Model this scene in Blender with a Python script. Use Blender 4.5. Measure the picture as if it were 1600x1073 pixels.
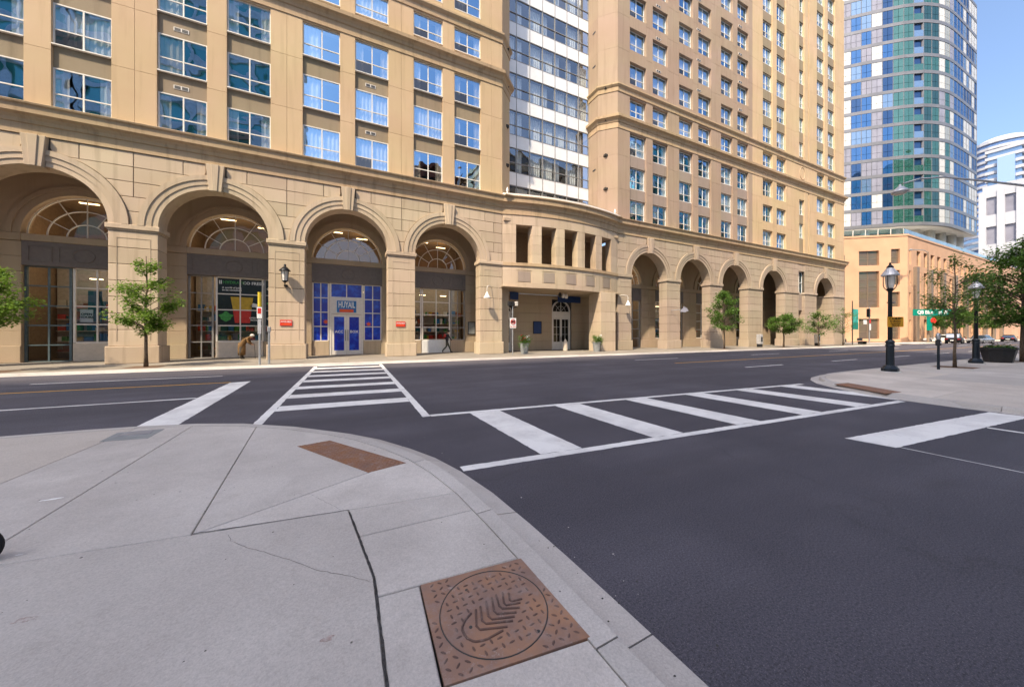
import bpy, bmesh, math, random
from mathutils import Vector, Matrix
R = math.radians
random.seed(7)
S = bpy.context.scene
COL = S.collection
for o in list(bpy.data.objects): bpy.data.objects.remove(o)

# ------------------------------------------------------------------ camera
cam = bpy.data.cameras.new('camera'); camo = bpy.data.objects.new('camera', cam); COL.objects.link(camo)
cam.sensor_width = 36; cam.lens = 530 / 1600 * 36; cam.clip_start = .05; cam.clip_end = 3000
cam.shift_y = -15 / 1600
YAW = math.atan(255 / 530)
camo.location = (0, 0, 1.6); camo.rotation_euler = (R(90), 0, -YAW)
S.camera = camo
# ------------------------------------------------------------------ sky and sun
SUN = Vector((-.60, -.43, .95)).normalized()
w = bpy.data.worlds.new('World'); S.world = w; w.use_nodes = True
nt = w.node_tree; bg = nt.nodes['Background']
sky = nt.nodes.new('ShaderNodeTexSky'); sky.sky_type = 'NISHITA'; sky.sun_disc = False
sky.sun_elevation = math.asin(SUN.z); sky.sun_rotation = math.atan2(SUN.x, SUN.y) % (2 * math.pi)
sky.air_density = 1.0; sky.dust_density = 4.5; sky.ozone_density = 3.5; sky.altitude = 100
nt.links.new(sky.outputs[0], bg.inputs[0]); bg.inputs[1].default_value = .15
sl = bpy.data.lights.new('sun', 'SUN'); sl.energy = 3.1; sl.angle = R(1.2); sl.color = (1, .84, .62)
so = bpy.data.objects.new('sun', sl); COL.objects.link(so)
so.rotation_euler = (-SUN).to_track_quat('-Z', 'Y').to_euler(); so.location = (-30, -30, 90)
S.view_settings.view_transform = 'Standard'; S.view_settings.look = 'None'
S.view_settings.exposure = 1.17; S.view_settings.gamma = 1
S.render.engine = 'CYCLES'

# ------------------------------------------------------------------ materials
MATS = {}
def new_mat(name):
    m = bpy.data.materials.new(name); m.use_nodes = True; MATS[name] = m
    return m, m.node_tree, m.node_tree.nodes['Principled BSDF']
def N(nt, t, **kw):
    n = nt.nodes.new(t)
    for k, v in kw.items():
        if k in n.inputs: n.inputs[k].default_value = v
        else: setattr(n, k, v)
    return n
def coords(nt, scale=(1, 1, 1)):
    g = N(nt, 'ShaderNodeNewGeometry'); mp = N(nt, 'ShaderNodeMapping'); mp.inputs['Scale'].default_value = scale
    nt.links.new(g.outputs['Position'], mp.inputs['Vector']); return mp.outputs[0]
def mix(nt, fac, a, b, mode='MIX'):
    n = nt.nodes.new('ShaderNodeMix'); n.data_type = 'RGBA'; n.blend_type = mode
    for sock, v in ((n.inputs[0], fac), (n.inputs[6], a), (n.inputs[7], b)):
        if hasattr(v, 'is_output'): nt.links.new(v, sock)
        elif isinstance(v, (int, float)): sock.default_value = v
        else: sock.default_value = (*v[:3], 1)
    return n.outputs[2]
def noise(nt, scale, detail=4, vec=None, rough=.55):
    n = N(nt, 'ShaderNodeTexNoise', Scale=scale, Detail=detail, Roughness=rough)
    nt.links.new(vec if vec is not None else coords(nt), n.inputs['Vector']); return n.outputs['Fac']
def ramp(nt, v, lo, hi, a=0., b=1.):
    n = N(nt, 'ShaderNodeMapRange'); n.inputs[1].default_value = lo; n.inputs[2].default_value = hi
    n.inputs[3].default_value = a; n.inputs[4].default_value = b; n.clamp = True
    nt.links.new(v, n.inputs[0]); return n.outputs[0]
def bump(nt, b, h, strength=.3, dist=.01):
    n = N(nt, 'ShaderNodeBump', Strength=strength, Distance=dist); nt.links.new(h, n.inputs['Height'])
    nt.links.new(n.outputs[0], b.inputs['Normal'])
def plain(name, c, rough=.6, metal=0, var=.12, vs=6, bs=0, bsc=60, spec=.4):
    m, t, b = new_mat(name)
    b.inputs['Roughness'].default_value = rough; b.inputs['Metallic'].default_value = metal
    b.inputs['Specular IOR Level'].default_value = spec
    f = noise(t, vs, 5)
    d = tuple(x * (1 - var * 1.6) for x in c); l = tuple(min(1, x * (1 + var)) for x in c)
    t.links.new(mix(t, ramp(t, f, .3, .7), d, l), b.inputs['Base Color'])
    if bs: bump(t, b, noise(t, bsc, 3), bs, .01)
    return m
def stone(name, c, pv=.10, streak=.25, rough=.8):
    m, t, b = new_mat(name); b.inputs['Roughness'].default_value = rough; b.inputs['Specular IOR Level'].default_value = .25
    oi = N(t, 'ShaderNodeObjectInfo')
    a = mix(t, ramp(t, oi.outputs['Random'], 0, 1), tuple(x * (1 - pv) for x in c), tuple(min(1, x * (1 + pv)) for x in c))
    tint = ramp(t, noise(t, .22, 2, coords(t, (1, 1, 1.6))), .35, .65)
    a = mix(t, .55, a, mix(t, tint, (c[0] * 1.02, c[1] * .93, c[2] * .98), (c[0] * .98, c[1] * 1.02, c[2] * .90)))
    big = ramp(t, noise(t, .35, 3), .3, .7, 0, .5)
    a = mix(t, big, a, (c[0] * .86, c[1] * .80, c[2] * .72))
    st = ramp(t, noise(t, 1, 5, coords(t, (3.2, 3.2, .22))), .52, .78, 0, streak)
    a = mix(t, st, a, (c[0] * .42, c[1] * .38, c[2] * .32))
    fine = ramp(t, noise(t, 55, 3), .25, .75, .88, 1.08)
    hv = N(t, 'ShaderNodeHueSaturation'); t.links.new(fine, hv.inputs['Value']); t.links.new(a, hv.inputs['Color'])
    t.links.new(hv.outputs[0], b.inputs['Base Color'])
    bump(t, b, noise(t, 40, 4), .25, .006)
    return m
def glass(name, tint=(.7, .78, .8), base=.32, wav=.5, wsc=.9, refl=(1, 1, 1), rough=.0):
    m, t, b = new_mat(name); t.nodes.remove(b); out = t.nodes['Material Output']
    tr = N(t, 'ShaderNodeBsdfTransparent'); tr.inputs[0].default_value = (*tint, 1)
    gl = N(t, 'ShaderNodeBsdfGlossy'); gl.inputs['Roughness'].default_value = rough; gl.inputs['Color'].default_value = (*refl, 1)
    bp = N(t, 'ShaderNodeBump', Strength=wav, Distance=.05)
    t.links.new(noise(t, wsc, 1.5), bp.inputs['Height']); t.links.new(bp.outputs[0], gl.inputs['Normal'])
    lw = N(t, 'ShaderNodeLayerWeight', Blend=.5); fr = N(t, 'ShaderNodeMath', operation='POWER'); fr.inputs[1].default_value = 4; t.links.new(lw.outputs['Facing'], fr.inputs[0])
    ms = N(t, 'ShaderNodeMixShader'); t.links.new(ramp(t, fr.outputs[0], 0, 1, base, 1), ms.inputs[0])
    t.links.new(tr.outputs[0], ms.inputs[1]); t.links.new(gl.outputs[0], ms.inputs[2]); t.links.new(ms.outputs[0], out.inputs[0])
    return m
def emit(name, c, s):
    m, t, b = new_mat(name); b.inputs['Base Color'].default_value = (*c, 1)
    b.inputs['Emission Color'].default_value = (*c, 1); b.inputs['Emission Strength'].default_value = s; return m

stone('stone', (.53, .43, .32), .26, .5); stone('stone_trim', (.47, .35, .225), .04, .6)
stone('precast', (.56, .42, .265), .08, .28); stone('precast_shaded', (.375, .285, .215), .08, .35); stone('stone_shaded', (.43, .35, .275), .2, .4)  # right wing gets darker copies of precast and stone: its shade is in the colour
stone('spandrel', (.30, .245, .17), .08, .35); stone('spandrel_grey', (.32, .265, .225), .06, .3)
stone('porch_stone', (.45, .36, .26), .06, .2)
plain('dark_panel', (.17, .145, .13), .6, var=.08)
plain('joint', (.10, .08, .06), .9); plain('room', (.045, .04, .036), .9); plain('ceiling_brown', (.30, .20, .12), .9)
plain('white_frame', (.74, .70, .64), .45, var=.05); plain('teal_frame', (.12, .17, .19), .4, .3); plain('grey_frame', (.30, .29, .28), .4, .2)
plain('curtain', (.78, .78, .76), .9, var=.08, vs=3); plain('curtain_cream', (.55, .50, .40), .9, var=.1, vs=3)
plain('screen', (.05, .05, .055), .5); plain('bulkhead', (.60, .52, .43), .7, var=.05); plain('white_panel', (.80, .81, .82), .18, var=.04, vs=1.2)
plain('black_metal', (.012, .013, .015), .35, .4); plain('navy_metal', (.012, .02, .03), .32, .4, spec=.6)
plain('dark_metal', (.03, .03, .032), .45, .3); plain('galv', (.45, .46, .47), .4, .6); plain('white_paint', (.78, .78, .76), .5, var=.04)
plain('red_sign', (.62, .035, .02), .45, var=.04); plain('blue_sign', (.02, .05, .16), .4, var=.05); plain('royal', (.006, .03, .22), .35, var=.3, vs=1.5)
plain('sky_sign', (.02, .16, .42), .4, var=.1); plain('orange_sign', (.75, .10, .02), .45, var=.05)
plain('yellow_sign', (.62, .30, .015), .45, var=.05); plain('yellow_paint', (.62, .45, .03), .5); plain('green_sign', (.0, .22, .16), .4, var=.05)
plain('banner_teal', (.05, .42, .36), .7, var=.3, vs=2); plain('poster_dark', (.016, .022, .025), .25); plain('poster_yellow', (.52, .34, .03), .5)
plain('poster_red', (.5, .03, .02), .5); plain('poster_green', (.05, .28, .06), .5, vs=20, var=.4); plain('poster_teal', (.01, .10, .12), .5)
plain('planter_grey', (.24, .25, .25), .7); plain('flower_red', (.6, .02, .02), .7); plain('flower_white', (.75, .75, .72), .7)
plain('soil', (.05, .035, .025), .95, bs=.8); plain('mulch', (.13, .075, .045), .95, bs=1., bsc=30)
plain('bark', (.13, .095, .065), .9, bs=.8, bsc=25, vs=15, var=.3)
plain('skin', (.50, .30, .21), .55, var=.05); plain('hair_white', (.62, .60, .57), .8); plain('hair_dark', (.03, .02, .015), .7)
plain('coat_brown', (.17, .095, .035), .85); plain('trouser_grey', (.09, .075, .06), .85); plain('jacket_dark', (.03, .028, .032), .8); plain('shoe', (.02, .018, .016), .5)
plain('jean_green', (.07, .075, .06), .85); plain('bag_red', (.45, .05, .04), .6)
plain('orange_stone', (.57, .345, .215), .75, var=.07, vs=.4); plain('orange_louvre', (.22, .165, .12), .5); plain('concrete_col', (.62, .61, .58), .7, var=.06)
plain('tower_grey', (.19, .19, .20), .4, .3, var=.1, vs=.3); plain('panel_white', (.52, .52, .50), .35, var=.04); plain('panel_grey', (.24, .24, .29), .3, var=.1, vs=.4)
plain('far_white', (.42, .43, .46), .6, var=.04, vs=.05); plain('back_white', (.80, .80, .80), .5); plain('far_grey', (.46, .46, .48), .5)
plain('brick_red', (.33, .085, .04), .8, var=.3, vs=.6); plain('beige_far', (.52, .42, .29), .8, var=.15, vs=.3)
plain('car_black', (.012, .013, .016), .2, .3); plain('car_silver', (.45, .46, .48), .25, .7); plain('car_white', (.7, .7, .7), .25); plain('tyre', (.015, .015, .016), .8, bs=.3)
plain('lamp_glass', (.62, .58, .52), .25); plain('lamp_top', (.55, .54, .55), .35, .3); plain('tail_red', (.4, .01, .01), .3)
plain('slab_gap', (.055, .052, .05), .95); plain('sealant', (.045, .042, .042), .9, var=.4, vs=30, bs=.8)
emit('lit', (1, .70, .36), 3.2)
# leaves: thin translucent blades
def leaf(name, c, c2):
    m, t, b = new_mat(name); b.inputs['Roughness'].default_value = .5; b.inputs['Specular IOR Level'].default_value = .3
    col = mix(t, ramp(t, noise(t, 7, 3), .35, .65), c, c2); t.links.new(col, b.inputs['Base Color'])
    tl = N(t, 'ShaderNodeBsdfTranslucent'); t.links.new(mix(t, .5, col, (c2[0] * 1.5, c2[1] * 1.4, c2[2]), 'MIX'), tl.inputs[0])
    ms = N(t, 'ShaderNodeMixShader'); ms.inputs[0].default_value = .4
    t.links.new(b.outputs[0], ms.inputs[1]); t.links.new(tl.outputs[0], ms.inputs[2]); t.links.new(ms.outputs[0], t.nodes['Material Output'].inputs[0])
leaf('leaf_bright', (.085, .17, .02), (.17, .28, .045)); leaf('leaf_dark', (.03, .10, .022), (.07, .17, .03)); leaf('leaf_mid', (.07, .15, .028), (.14, .25, .05))
glass('glass_win', (.90, .92, .93), .46, .6, .5, (.38, .68, 1.0)); glass('glass_shop', (.62, .66, .68), .06, .15, .6); glass('glass_fan', (.75, .74, .7), .10, .35, .6)
glass('glass_infill', (.82, .86, .88), .24, .6, .45, (.85, .93, 1)); glass('glass_rail', (.75, .85, .85), .12, .1, .5)
def opaque_glass(name, c, base, wav=.3, wsc=.25, refl=(1, 1, 1)):
    m, t, b = new_mat(name); out = t.nodes['Material Output']
    b.inputs['Base Color'].default_value = (*c, 1); b.inputs['Roughness'].default_value = .3; b.inputs['Specular IOR Level'].default_value = .1
    gl = N(t, 'ShaderNodeBsdfGlossy'); gl.inputs['Roughness'].default_value = .02; gl.inputs['Color'].default_value = (*refl, 1)
    bp = N(t, 'ShaderNodeBump', Strength=wav, Distance=.15); t.links.new(noise(t, wsc, 1.5), bp.inputs['Height']); t.links.new(bp.outputs[0], gl.inputs['Normal'])
    ms = N(t, 'ShaderNodeMixShader'); ms.inputs[0].default_value = base
    t.links.new(b.outputs[0], ms.inputs[1]); t.links.new(gl.outputs[0], ms.inputs[2]); t.links.new(ms.outputs[0], out.inputs[0])
opaque_glass('tower_blue', (.012, .06, .17), .20, .6, .3, refl=(.35, .6, 1)); opaque_glass('tower_navy', (.008, .025, .07), .15, refl=(.35, .6, 1))
opaque_glass('tower_green', (.02, .075, .055), .22, 1, .35, (.55, .85, .75)); opaque_glass('tower_teal', (.006, .045, .05), .10); opaque_glass('tower_sky', (.10, .16, .26), .22, refl=(.6, .8, 1))
opaque_glass('tower_pale', (.30, .30, .25), .2, 1, .5); opaque_glass('far_glass', (.10, .20, .42), .4, .1, .1); opaque_glass('back_green', (.12, .50, .42), .30, .4, .1, (.7, 1, .9))
opaque_glass('car_glass', (.01, .012, .014), .3, .0); opaque_glass('louvre_glass', (.13, .10, .075), .18, .4, .3, (1, .9, .8))
# ground materials
def asphalt():
    m, t, b = new_mat('asphalt'); b.inputs['Roughness'].default_value = .82; b.inputs['Specular IOR Level'].default_value = .35
    big = ramp(t, noise(t, .5, 5), .3, .7)
    lane = ramp(t, noise(t, 1, 3, coords(t, (.12, .8, 1))), .35, .7)
    mu = N(t, 'ShaderNodeMath', operation='MULTIPLY'); t.links.new(big, mu.inputs[0]); t.links.new(lane, mu.inputs[1]); big = mu.outputs[0]
    a = mix(t, big, (.056, .053, .069), (.122, .114, .140))
    v = N(t, 'ShaderNodeTexVoronoi', Scale=150.); t.links.new(coords(t), v.inputs['Vector'])
    sp = ramp(t, noise(t, 190, 2), .58, .70, 0, .6)
    a = mix(t, sp, a, (.28, .26, .25))
    dk = ramp(t, noise(t, 75, 4, rough=.75), .3, .62, .35, 1.25)
    hv = N(t, 'ShaderNodeHueSaturation'); t.links.new(dk, hv.inputs['Value']); t.links.new(a, hv.inputs['Color'])
    seam = ramp(t, noise(t, 1, 4, coords(t, (.15, 2.2, 1))), .55, .75, 0, .25)
    cv = N(t, 'ShaderNodeTexVoronoi', Scale=.16); cv.feature = 'DISTANCE_TO_EDGE'
    wv = N(t, 'ShaderNodeVectorMath', operation='ADD'); nz = N(t, 'ShaderNodeTexNoise', Scale=.9, Detail=6.0); t.links.new(coords(t), nz.inputs['Vector']); t.links.new(coords(t), wv.inputs[0]); t.links.new(nz.outputs['Color'], wv.inputs[1]); t.links.new(wv.outputs[0], cv.inputs['Vector'])
    crk = ramp(t, cv.outputs['Distance'], .0006, .0022, .22, 0)
    oil = ramp(t, noise(t, .8, 3, coords(t, (.5, 1.4, 1))), .62, .8, 0, .5)
    c_ = mix(t, seam, hv.outputs[0], (.05, .047, .05)); c_ = mix(t, oil, c_, (.045, .04, .042))
    t.links.new(mix(t, crk, c_, (.03, .028, .028)), b.inputs['Base Color'])
    bump(t, b, noise(t, 170, 3), .7, .006)
asphalt()
def concrete(name, c, seed=0, blotch=.25):
    m, t, b = new_mat(name); b.inputs['Roughness'].default_value = .85; b.inputs['Specular IOR Level'].default_value = .25
    oi = N(t, 'ShaderNodeObjectInfo')
    a = mix(t, oi.outputs['Random'], tuple(x * .84 for x in c), tuple(x * 1.10 for x in c))
    a = mix(t, ramp(t, noise(t, .55, 5, rough=.65), .42, .66, 0, .75), a, (c[0] * .74, c[1] * .72, c[2] * .71))
    a = mix(t, ramp(t, noise(t, 1.1, 6), .35, .75, 0, blotch), a, tuple(x * .72 for x in c))
    a = mix(t, ramp(t, noise(t, 14, 6, rough=.75), .5, .8, 0, .35), a, tuple(x * .7 for x in c))
    a = mix(t, ramp(t, noise(t, 3.3, 6, rough=.7), .56, .78, 0, .5), a, (c[0] * .62, c[1] * .6, c[2] * .58))
    v = N(t, 'ShaderNodeTexVoronoi', Scale=4.5); t.links.new(coords(t), v.inputs['Vector'])
    spots = ramp(t, v.outputs['Distance'], .012, .04, .85, 0)
    gate = ramp(t, noise(t, 1.7, 1), .46, .52); mu = N(t, 'ShaderNodeMath', operation='MULTIPLY'); t.links.new(spots, mu.inputs[0]); t.links.new(gate, mu.inputs[1])
    a = mix(t, mu.outputs[0], a, (.03, .028, .027))
    fine = ramp(t, noise(t, 85, 5, rough=.8), .28, .72, .72, 1.16)
    hv = N(t, 'ShaderNodeHueSaturation'); t.links.new(fine, hv.inputs['Value']); t.links.new(a, hv.inputs['Color'])
    t.links.new(hv.outputs[0], b.inputs['Base Color']); bump(t, b, noise(t, 90, 4), .35, .004)
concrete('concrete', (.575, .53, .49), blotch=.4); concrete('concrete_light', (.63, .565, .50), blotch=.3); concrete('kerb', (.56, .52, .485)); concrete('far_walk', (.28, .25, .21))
def paint():
    m, t, b = new_mat('road_paint'); b.inputs['Roughness'].default_value = .7
    wear = ramp(t, noise(t, 45, 5, rough=.7), .62, .78, 0, .55); edge = ramp(t, noise(t, 2.5, 4), .4, .75, 0, .22)
    edge = ramp(t, noise(t, 1.3, 5, rough=.65), .42, .7, 0, .8); a = mix(t, edge, (.78, .765, .74), (.52, .50, .49)); chip = ramp(t, noise(t, 9, 6, rough=.8), .60, .70, 0, .75); a = mix(t, chip, a, (.3, .28, .28)); t.links.new(mix(t, wear, a, (.34, .32, .31)), b.inputs['Base Color']); bump(t, b, noise(t, 150, 3), .5, .004)
paint()
plain('road_yellow', (.62, .33, .05), .7, var=.15, vs=20)
def rust(name, c1, c2):
    m, t, b = new_mat(name); b.inputs['Roughness'].default_value = .75; b.inputs['Metallic'].default_value = .15
    a = mix(t, ramp(t, noise(t, 5, 6), .35, .68), c1, c2); a = mix(t, ramp(t, noise(t, 11, 7, rough=.75), .5, .68, 0, .7), a, (.30, .225, .20)); a = mix(t, ramp(t, noise(t, 4, 5), .55, .75, 0, .6), a, (.14, .085, .075)); a = mix(t, ramp(t, noise(t, 16, 6, rough=.8), .60, .70, 0, .75), a, (.42, .36, .33)); t.links.new(a, b.inputs['Base Color']); bump(t, b, noise(t, 120, 4), .4, .003)
rust('rust', (.24, .15, .12), (.36, .19, .11)); rust('rust_dark', (.10, .06, .05), (.16, .085, .06)); rust('rust_plate', (.27, .12, .055), (.23, .13, .095))

# ------------------------------------------------------------------ object helpers
ORG = {}
def link(o): COL.objects.link(o); return o
def tag(o, label=None, cat=None, group=None, kind=None):
    for k, v in (('label', label), ('category', cat), ('group', group), ('kind', kind)):
        if v: o[k] = v
    return o
def thing(name, loc, label, cat, group=None, rz=0):
    o = link(bpy.data.objects.new(name, None)); o.location = loc; o.rotation_euler = (0, 0, rz); o.empty_display_size = .3
    ORG[o] = Vector(loc); tag(o, label, cat, group); return o
class MB:
    def __init__(s): s.v = []; s.f = []; s.m = []; s.mi = 0
    def poly(s, pts): n = len(s.v); s.v += [tuple(p) for p in pts]; s.f.append(list(range(n, n + len(pts)))); s.m.append(s.mi); return s
    def box(s, x0, x1, y0, y1, z0, z1):
        n = len(s.v); s.v += [(x, y, z) for z in (z0, z1) for y in (y0, y1) for x in (x0, x1)]
        s.f += [[n + i for i in q] for q in ((0, 2, 3, 1), (4, 5, 7, 6), (0, 1, 5, 4), (2, 6, 7, 3), (0, 4, 6, 2), (1, 3, 7, 5))]; s.m += [s.mi] * 6; return s
    def prism(s, pts, d, cap0=True):      # pts: 3D loop, d: extrusion vector
        n = len(s.v); k = len(pts); d = Vector(d); s.v += [tuple(p) for p in pts] + [tuple(Vector(p) + d) for p in pts]
        if cap0: s.f.append([n + i for i in range(k)][::-1]); s.m.append(s.mi)
        s.f.append([n + k + i for i in range(k)]); s.m.append(s.mi)
        for i in range(k): j = (i + 1) % k; s.f.append([n + i, n + j, n + k + j, n + k + i]); s.m.append(s.mi)
        return s
    def tube(s, pts, r, seg=8, cap=True):
        pts = [Vector(p) for p in pts]; rs = r if isinstance(r, (list, tuple)) else [r] * len(pts); n = len(s.v); pv = None
        for i, p in enumerate(pts):
            d = (pts[min(i + 1, len(pts) - 1)] - pts[max(i - 1, 0)]).normalized()
            if pv is None: a = d.orthogonal().normalized()
            else:
                a = pv - d * pv.dot(d); a = a.normalized() if a.length > 1e-5 else d.orthogonal().normalized()
            pv = a; b = d.cross(a)
            for k in range(seg): t = 2 * math.pi * k / seg; s.v.append(tuple(p + (a * math.cos(t) + b * math.sin(t)) * rs[i]))
        for i in range(len(pts) - 1):
            for k in range(seg): q = (k + 1) % seg; s.f.append([n + i * seg + k, n + i * seg + q, n + (i + 1) * seg + q, n + (i + 1) * seg + k]); s.m.append(s.mi)
        if cap: s.f.append([n + k for k in range(seg)][::-1]); e = n + (len(pts) - 1) * seg; s.f.append([e + k for k in range(seg)]); s.m += [s.mi] * 2
        return s
    def lathe(s, prof, c=(0, 0, 0), seg=16, sx=1, sy=1):
        n = len(s.v)
        for r, z in prof:
            for k in range(seg): t = 2 * math.pi * (k + .5) / seg; s.v.append((c[0] + r * math.cos(t) * sx, c[1] + r * math.sin(t) * sy, c[2] + z))
        for i in range(len(prof) - 1):
            for k in range(seg): q = (k + 1) % seg; s.f.append([n + i * seg + k, n + i * seg + q, n + (i + 1) * seg + q, n + (i + 1) * seg + k]); s.m.append(s.mi)
        s.f.append([n + k for k in range(seg)][::-1]); e = n + (len(prof) - 1) * seg; s.f.append([e + k for k in range(seg)]); s.m += [s.mi] * 2
        return s
    def mesh(s, name, mats, org=(0, 0, 0), smooth=False):
        me = bpy.data.meshes.new(name); o = Vector(org)
        me.from_pydata([tuple(Vector(p) - o) for p in s.v], [], s.f)
        for m in (mats if isinstance(mats, (list, tuple)) else [mats]): me.materials.append(MATS[m])
        me.polygons.foreach_set('material_index', s.m)
        if smooth: me.polygons.foreach_set('use_smooth', [True] * len(s.f))
        me.update(); return me
    def build(s, name, mats, parent=None, smooth=False, bev=0, org=None):
        if parent is not None: org = ORG[parent]
        org = Vector(org or (0, 0, 0))
        bm = bmesh.new(); me = s.mesh(name, mats, org, smooth); bm.from_mesh(me)
        bmesh.ops.recalc_face_normals(bm, faces=bm.faces); bm.to_mesh(me); bm.free()
        o = link(bpy.data.objects.new(name, me))
        if parent is not None: o.parent = parent
        else: o.location = org
        ORG[o] = org
        if bev: md = o.modifiers.new('bevel', 'BEVEL'); md.width = bev; md.segments = 1; md.limit_method = 'ANGLE'
        return o
CACHE = {}
def inst(name, me, parent, loc, rz=0):     # part that shares mesh data; loc in world coordinates
    o = link(bpy.data.objects.new(name, me)); o.parent = parent; o.location = Vector(loc) - ORG[parent]; o.rotation_euler = (0, 0, rz); ORG[o] = Vector(loc); return o
def cmesh(key, fn, mats, smooth=False):
    if key not in CACHE:
        b = MB(); fn(b); me = b.mesh(str(key[0]), mats, (0, 0, 0), smooth); bm = bmesh.new(); bm.from_mesh(me); bmesh.ops.recalc_face_normals(bm, faces=bm.faces); bm.to_mesh(me); bm.free(); CACHE[key] = me
    return CACHE[key]
def bbox_mesh(w, d, h, mat, bev=.012):     # bevelled block, origin at lower left front corner
    key = ('block', round(w, 3), round(d, 3), round(h, 3), mat, bev)
    if key not in CACHE:
        bm = bmesh.new(); b = MB().box(0, w, 0, d, 0, h); me = b.mesh('block', mat); bm.from_mesh(me)
        bmesh.ops.recalc_face_normals(bm, faces=bm.faces)
        fe = [e for e in bm.edges if all(v.co.y < 1e-6 for v in e.verts)]
        if bev: bmesh.ops.bevel(bm, geom=fe, offset=bev, segments=1, affect='EDGES')
        bm.to_mesh(me); bm.free(); CACHE[key] = me
    return CACHE[key]
def block(name, x0, x1, y0, y1, z0, z1, mat, parent, bev=.012):
    return inst(name, bbox_mesh(x1 - x0, y1 - y0, z1 - z0, mat, bev), parent, (x0, y0, z0))
def offset_path(path, d, closed=False):
    out = []; n = len(path)
    for i, p in enumerate(path):
        a = path[max(i - 1, 0)]; b = path[min(i + 1, n - 1)]; p = Vector(p).to_2d()
        d1 = (p - Vector(a).to_2d()); d2 = (Vector(b).to_2d() - p)
        d1 = d1.normalized() if d1.length else d2.normalized(); d2 = d2.normalized() if d2.length else d1
        n1 = Vector((d1.y, -d1.x)); n2 = Vector((d2.y, -d2.x)); m = n1 + n2; m = m / m.length_squared * 2 if m.length > 1e-6 else n1
        q = p + m * d; out.append((q.x, q.y))
    return out
def sweep(b, path, prof):      # prof: list of (out, z); out is to the right of the path direction
    rings = [[(x, y, z) for x, y in offset_path(path, o)] for o, z in prof]
    k = len(prof); n = len(b.v); L = len(path)
    for i in range(L): b.v += [rings[j][i] for j in range(k)]
    for i in range(L - 1):
        for j in range(k):
            q = (j + 1) % k; b.f.append([n + i * k + j, n + i * k + q, n + (i + 1) * k + q, n + (i + 1) * k + j]); b.m.append(b.mi)
    b.f.append([n + j for j in range(k)]); b.f.append([n + (L - 1) * k + j for j in range(k)][::-1]); b.m += [b.mi] * 2
    return b
def resample(path, step):
    out = [Vector(path[0]).to_2d()]
    for a, c in zip(path, path[1:]):
        a = Vector(a).to_2d(); c = Vector(c).to_2d(); n = max(1, math.ceil((c - a).length / step))
        out += [a.lerp(c, (i + 1) / n) for i in range(n)]
    return [tuple(p) for p in out]
def text(name, s, size, mat, loc, parent, rz=0, ext=.004, sx=1, align='CENTER'):
    cu = bpy.data.curves.new(name, 'FONT'); cu.body = s; cu.size = size; cu.align_x = align; cu.align_y = 'CENTER'; cu.extrude = ext; cu.offset = size * .025; cu.resolution_u = 2
    t = link(bpy.data.objects.new(name, cu)); bpy.context.view_layer.update()
    me = bpy.data.meshes.new_from_object(t.evaluated_get(bpy.context.evaluated_depsgraph_get())); bpy.data.objects.remove(t); bpy.data.curves.remove(cu)
    me.transform(Matrix.Rotation(R(90), 4, 'X')); me.transform(Matrix.Diagonal((sx, 1, 1, 1))); me.materials.clear(); me.materials.append(MATS[mat])
    return inst(name, me, parent, loc, rz)
# ================================================================== GROUND
def struct(o): o['kind'] = 'structure'; return o
struct(MB().poly([(-900, -900, -.02), (900, -900, -.02), (900, 900, -.02), (-900, 900, -.02)]).build('ground', 'concrete'))
road = struct(MB().poly([(-400, -400, 0), (400, -400, 0), (400, 400, 0), (-400, 400, 0)]).build('road', 'asphalt'))
WZ = .10
def split(poly, p, q):
    p = Vector(p); q = Vector(q); d = q - p; nrm = Vector((-d.y, d.x)); A = []; B = []
    n = len(poly)
    for i in range(n):
        a = Vector(poly[i]); c = Vector(poly[(i + 1) % n]); sa = nrm.dot(a - p); sc = nrm.dot(c - p)
        (A if sa >= 0 else B).append(tuple(a))
        if sa * sc < 0:
            x = tuple(a.lerp(c, sa / (sa - sc))); A.append(x); B.append(x)
    return [r for r in (A, B) if len(r) > 2]      # left of p->q first
def inset(poly, d):
    ar = sum(a[0] * b[1] - b[0] * a[1] for a, b in zip(poly, poly[1:] + poly[:1]))
    if ar < 0: poly = poly[::-1]
    out = []; n = len(poly)
    cl = [p for i, p in enumerate(poly) if (Vector(p) - Vector(poly[i - 1])).length > 1e-4]; n = len(cl)
    for i, p in enumerate(cl):
        d1 = (Vector(p) - Vector(cl[i - 1])).normalized(); d2 = (Vector(cl[(i + 1) % n]) - Vector(p)).normalized()
        m = Vector((-d1.y, d1.x)) + Vector((-d2.y, d2.x)); L = m.length_squared
        m = m / L * 2 if L > .3 else m
        out.append(tuple(Vector(p) + m * d))
    return out
def slab(parent, poly, mat='concrete', gap=.004, z=WZ):
    p = inset(poly, gap); q = inset(poly, gap + .006)
    b = MB(); n = len(p)
    if len(q) != n: q = p
    b.v = [(x, y, z - .05) for x, y in p] + [(x, y, z - .006) for x, y in p] + [(x, y, z) for x, y in q]
    for k in (0, n):
        for i in range(n): j = (i + 1) % n; b.f.append([k + i, k + j, k + n + j, k + n + i]); b.m.append(0)
    b.f.append([2 * n + i for i in range(n)]); b.m.append(0)
    return b.build('paving_slab', mat, parent)
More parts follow.
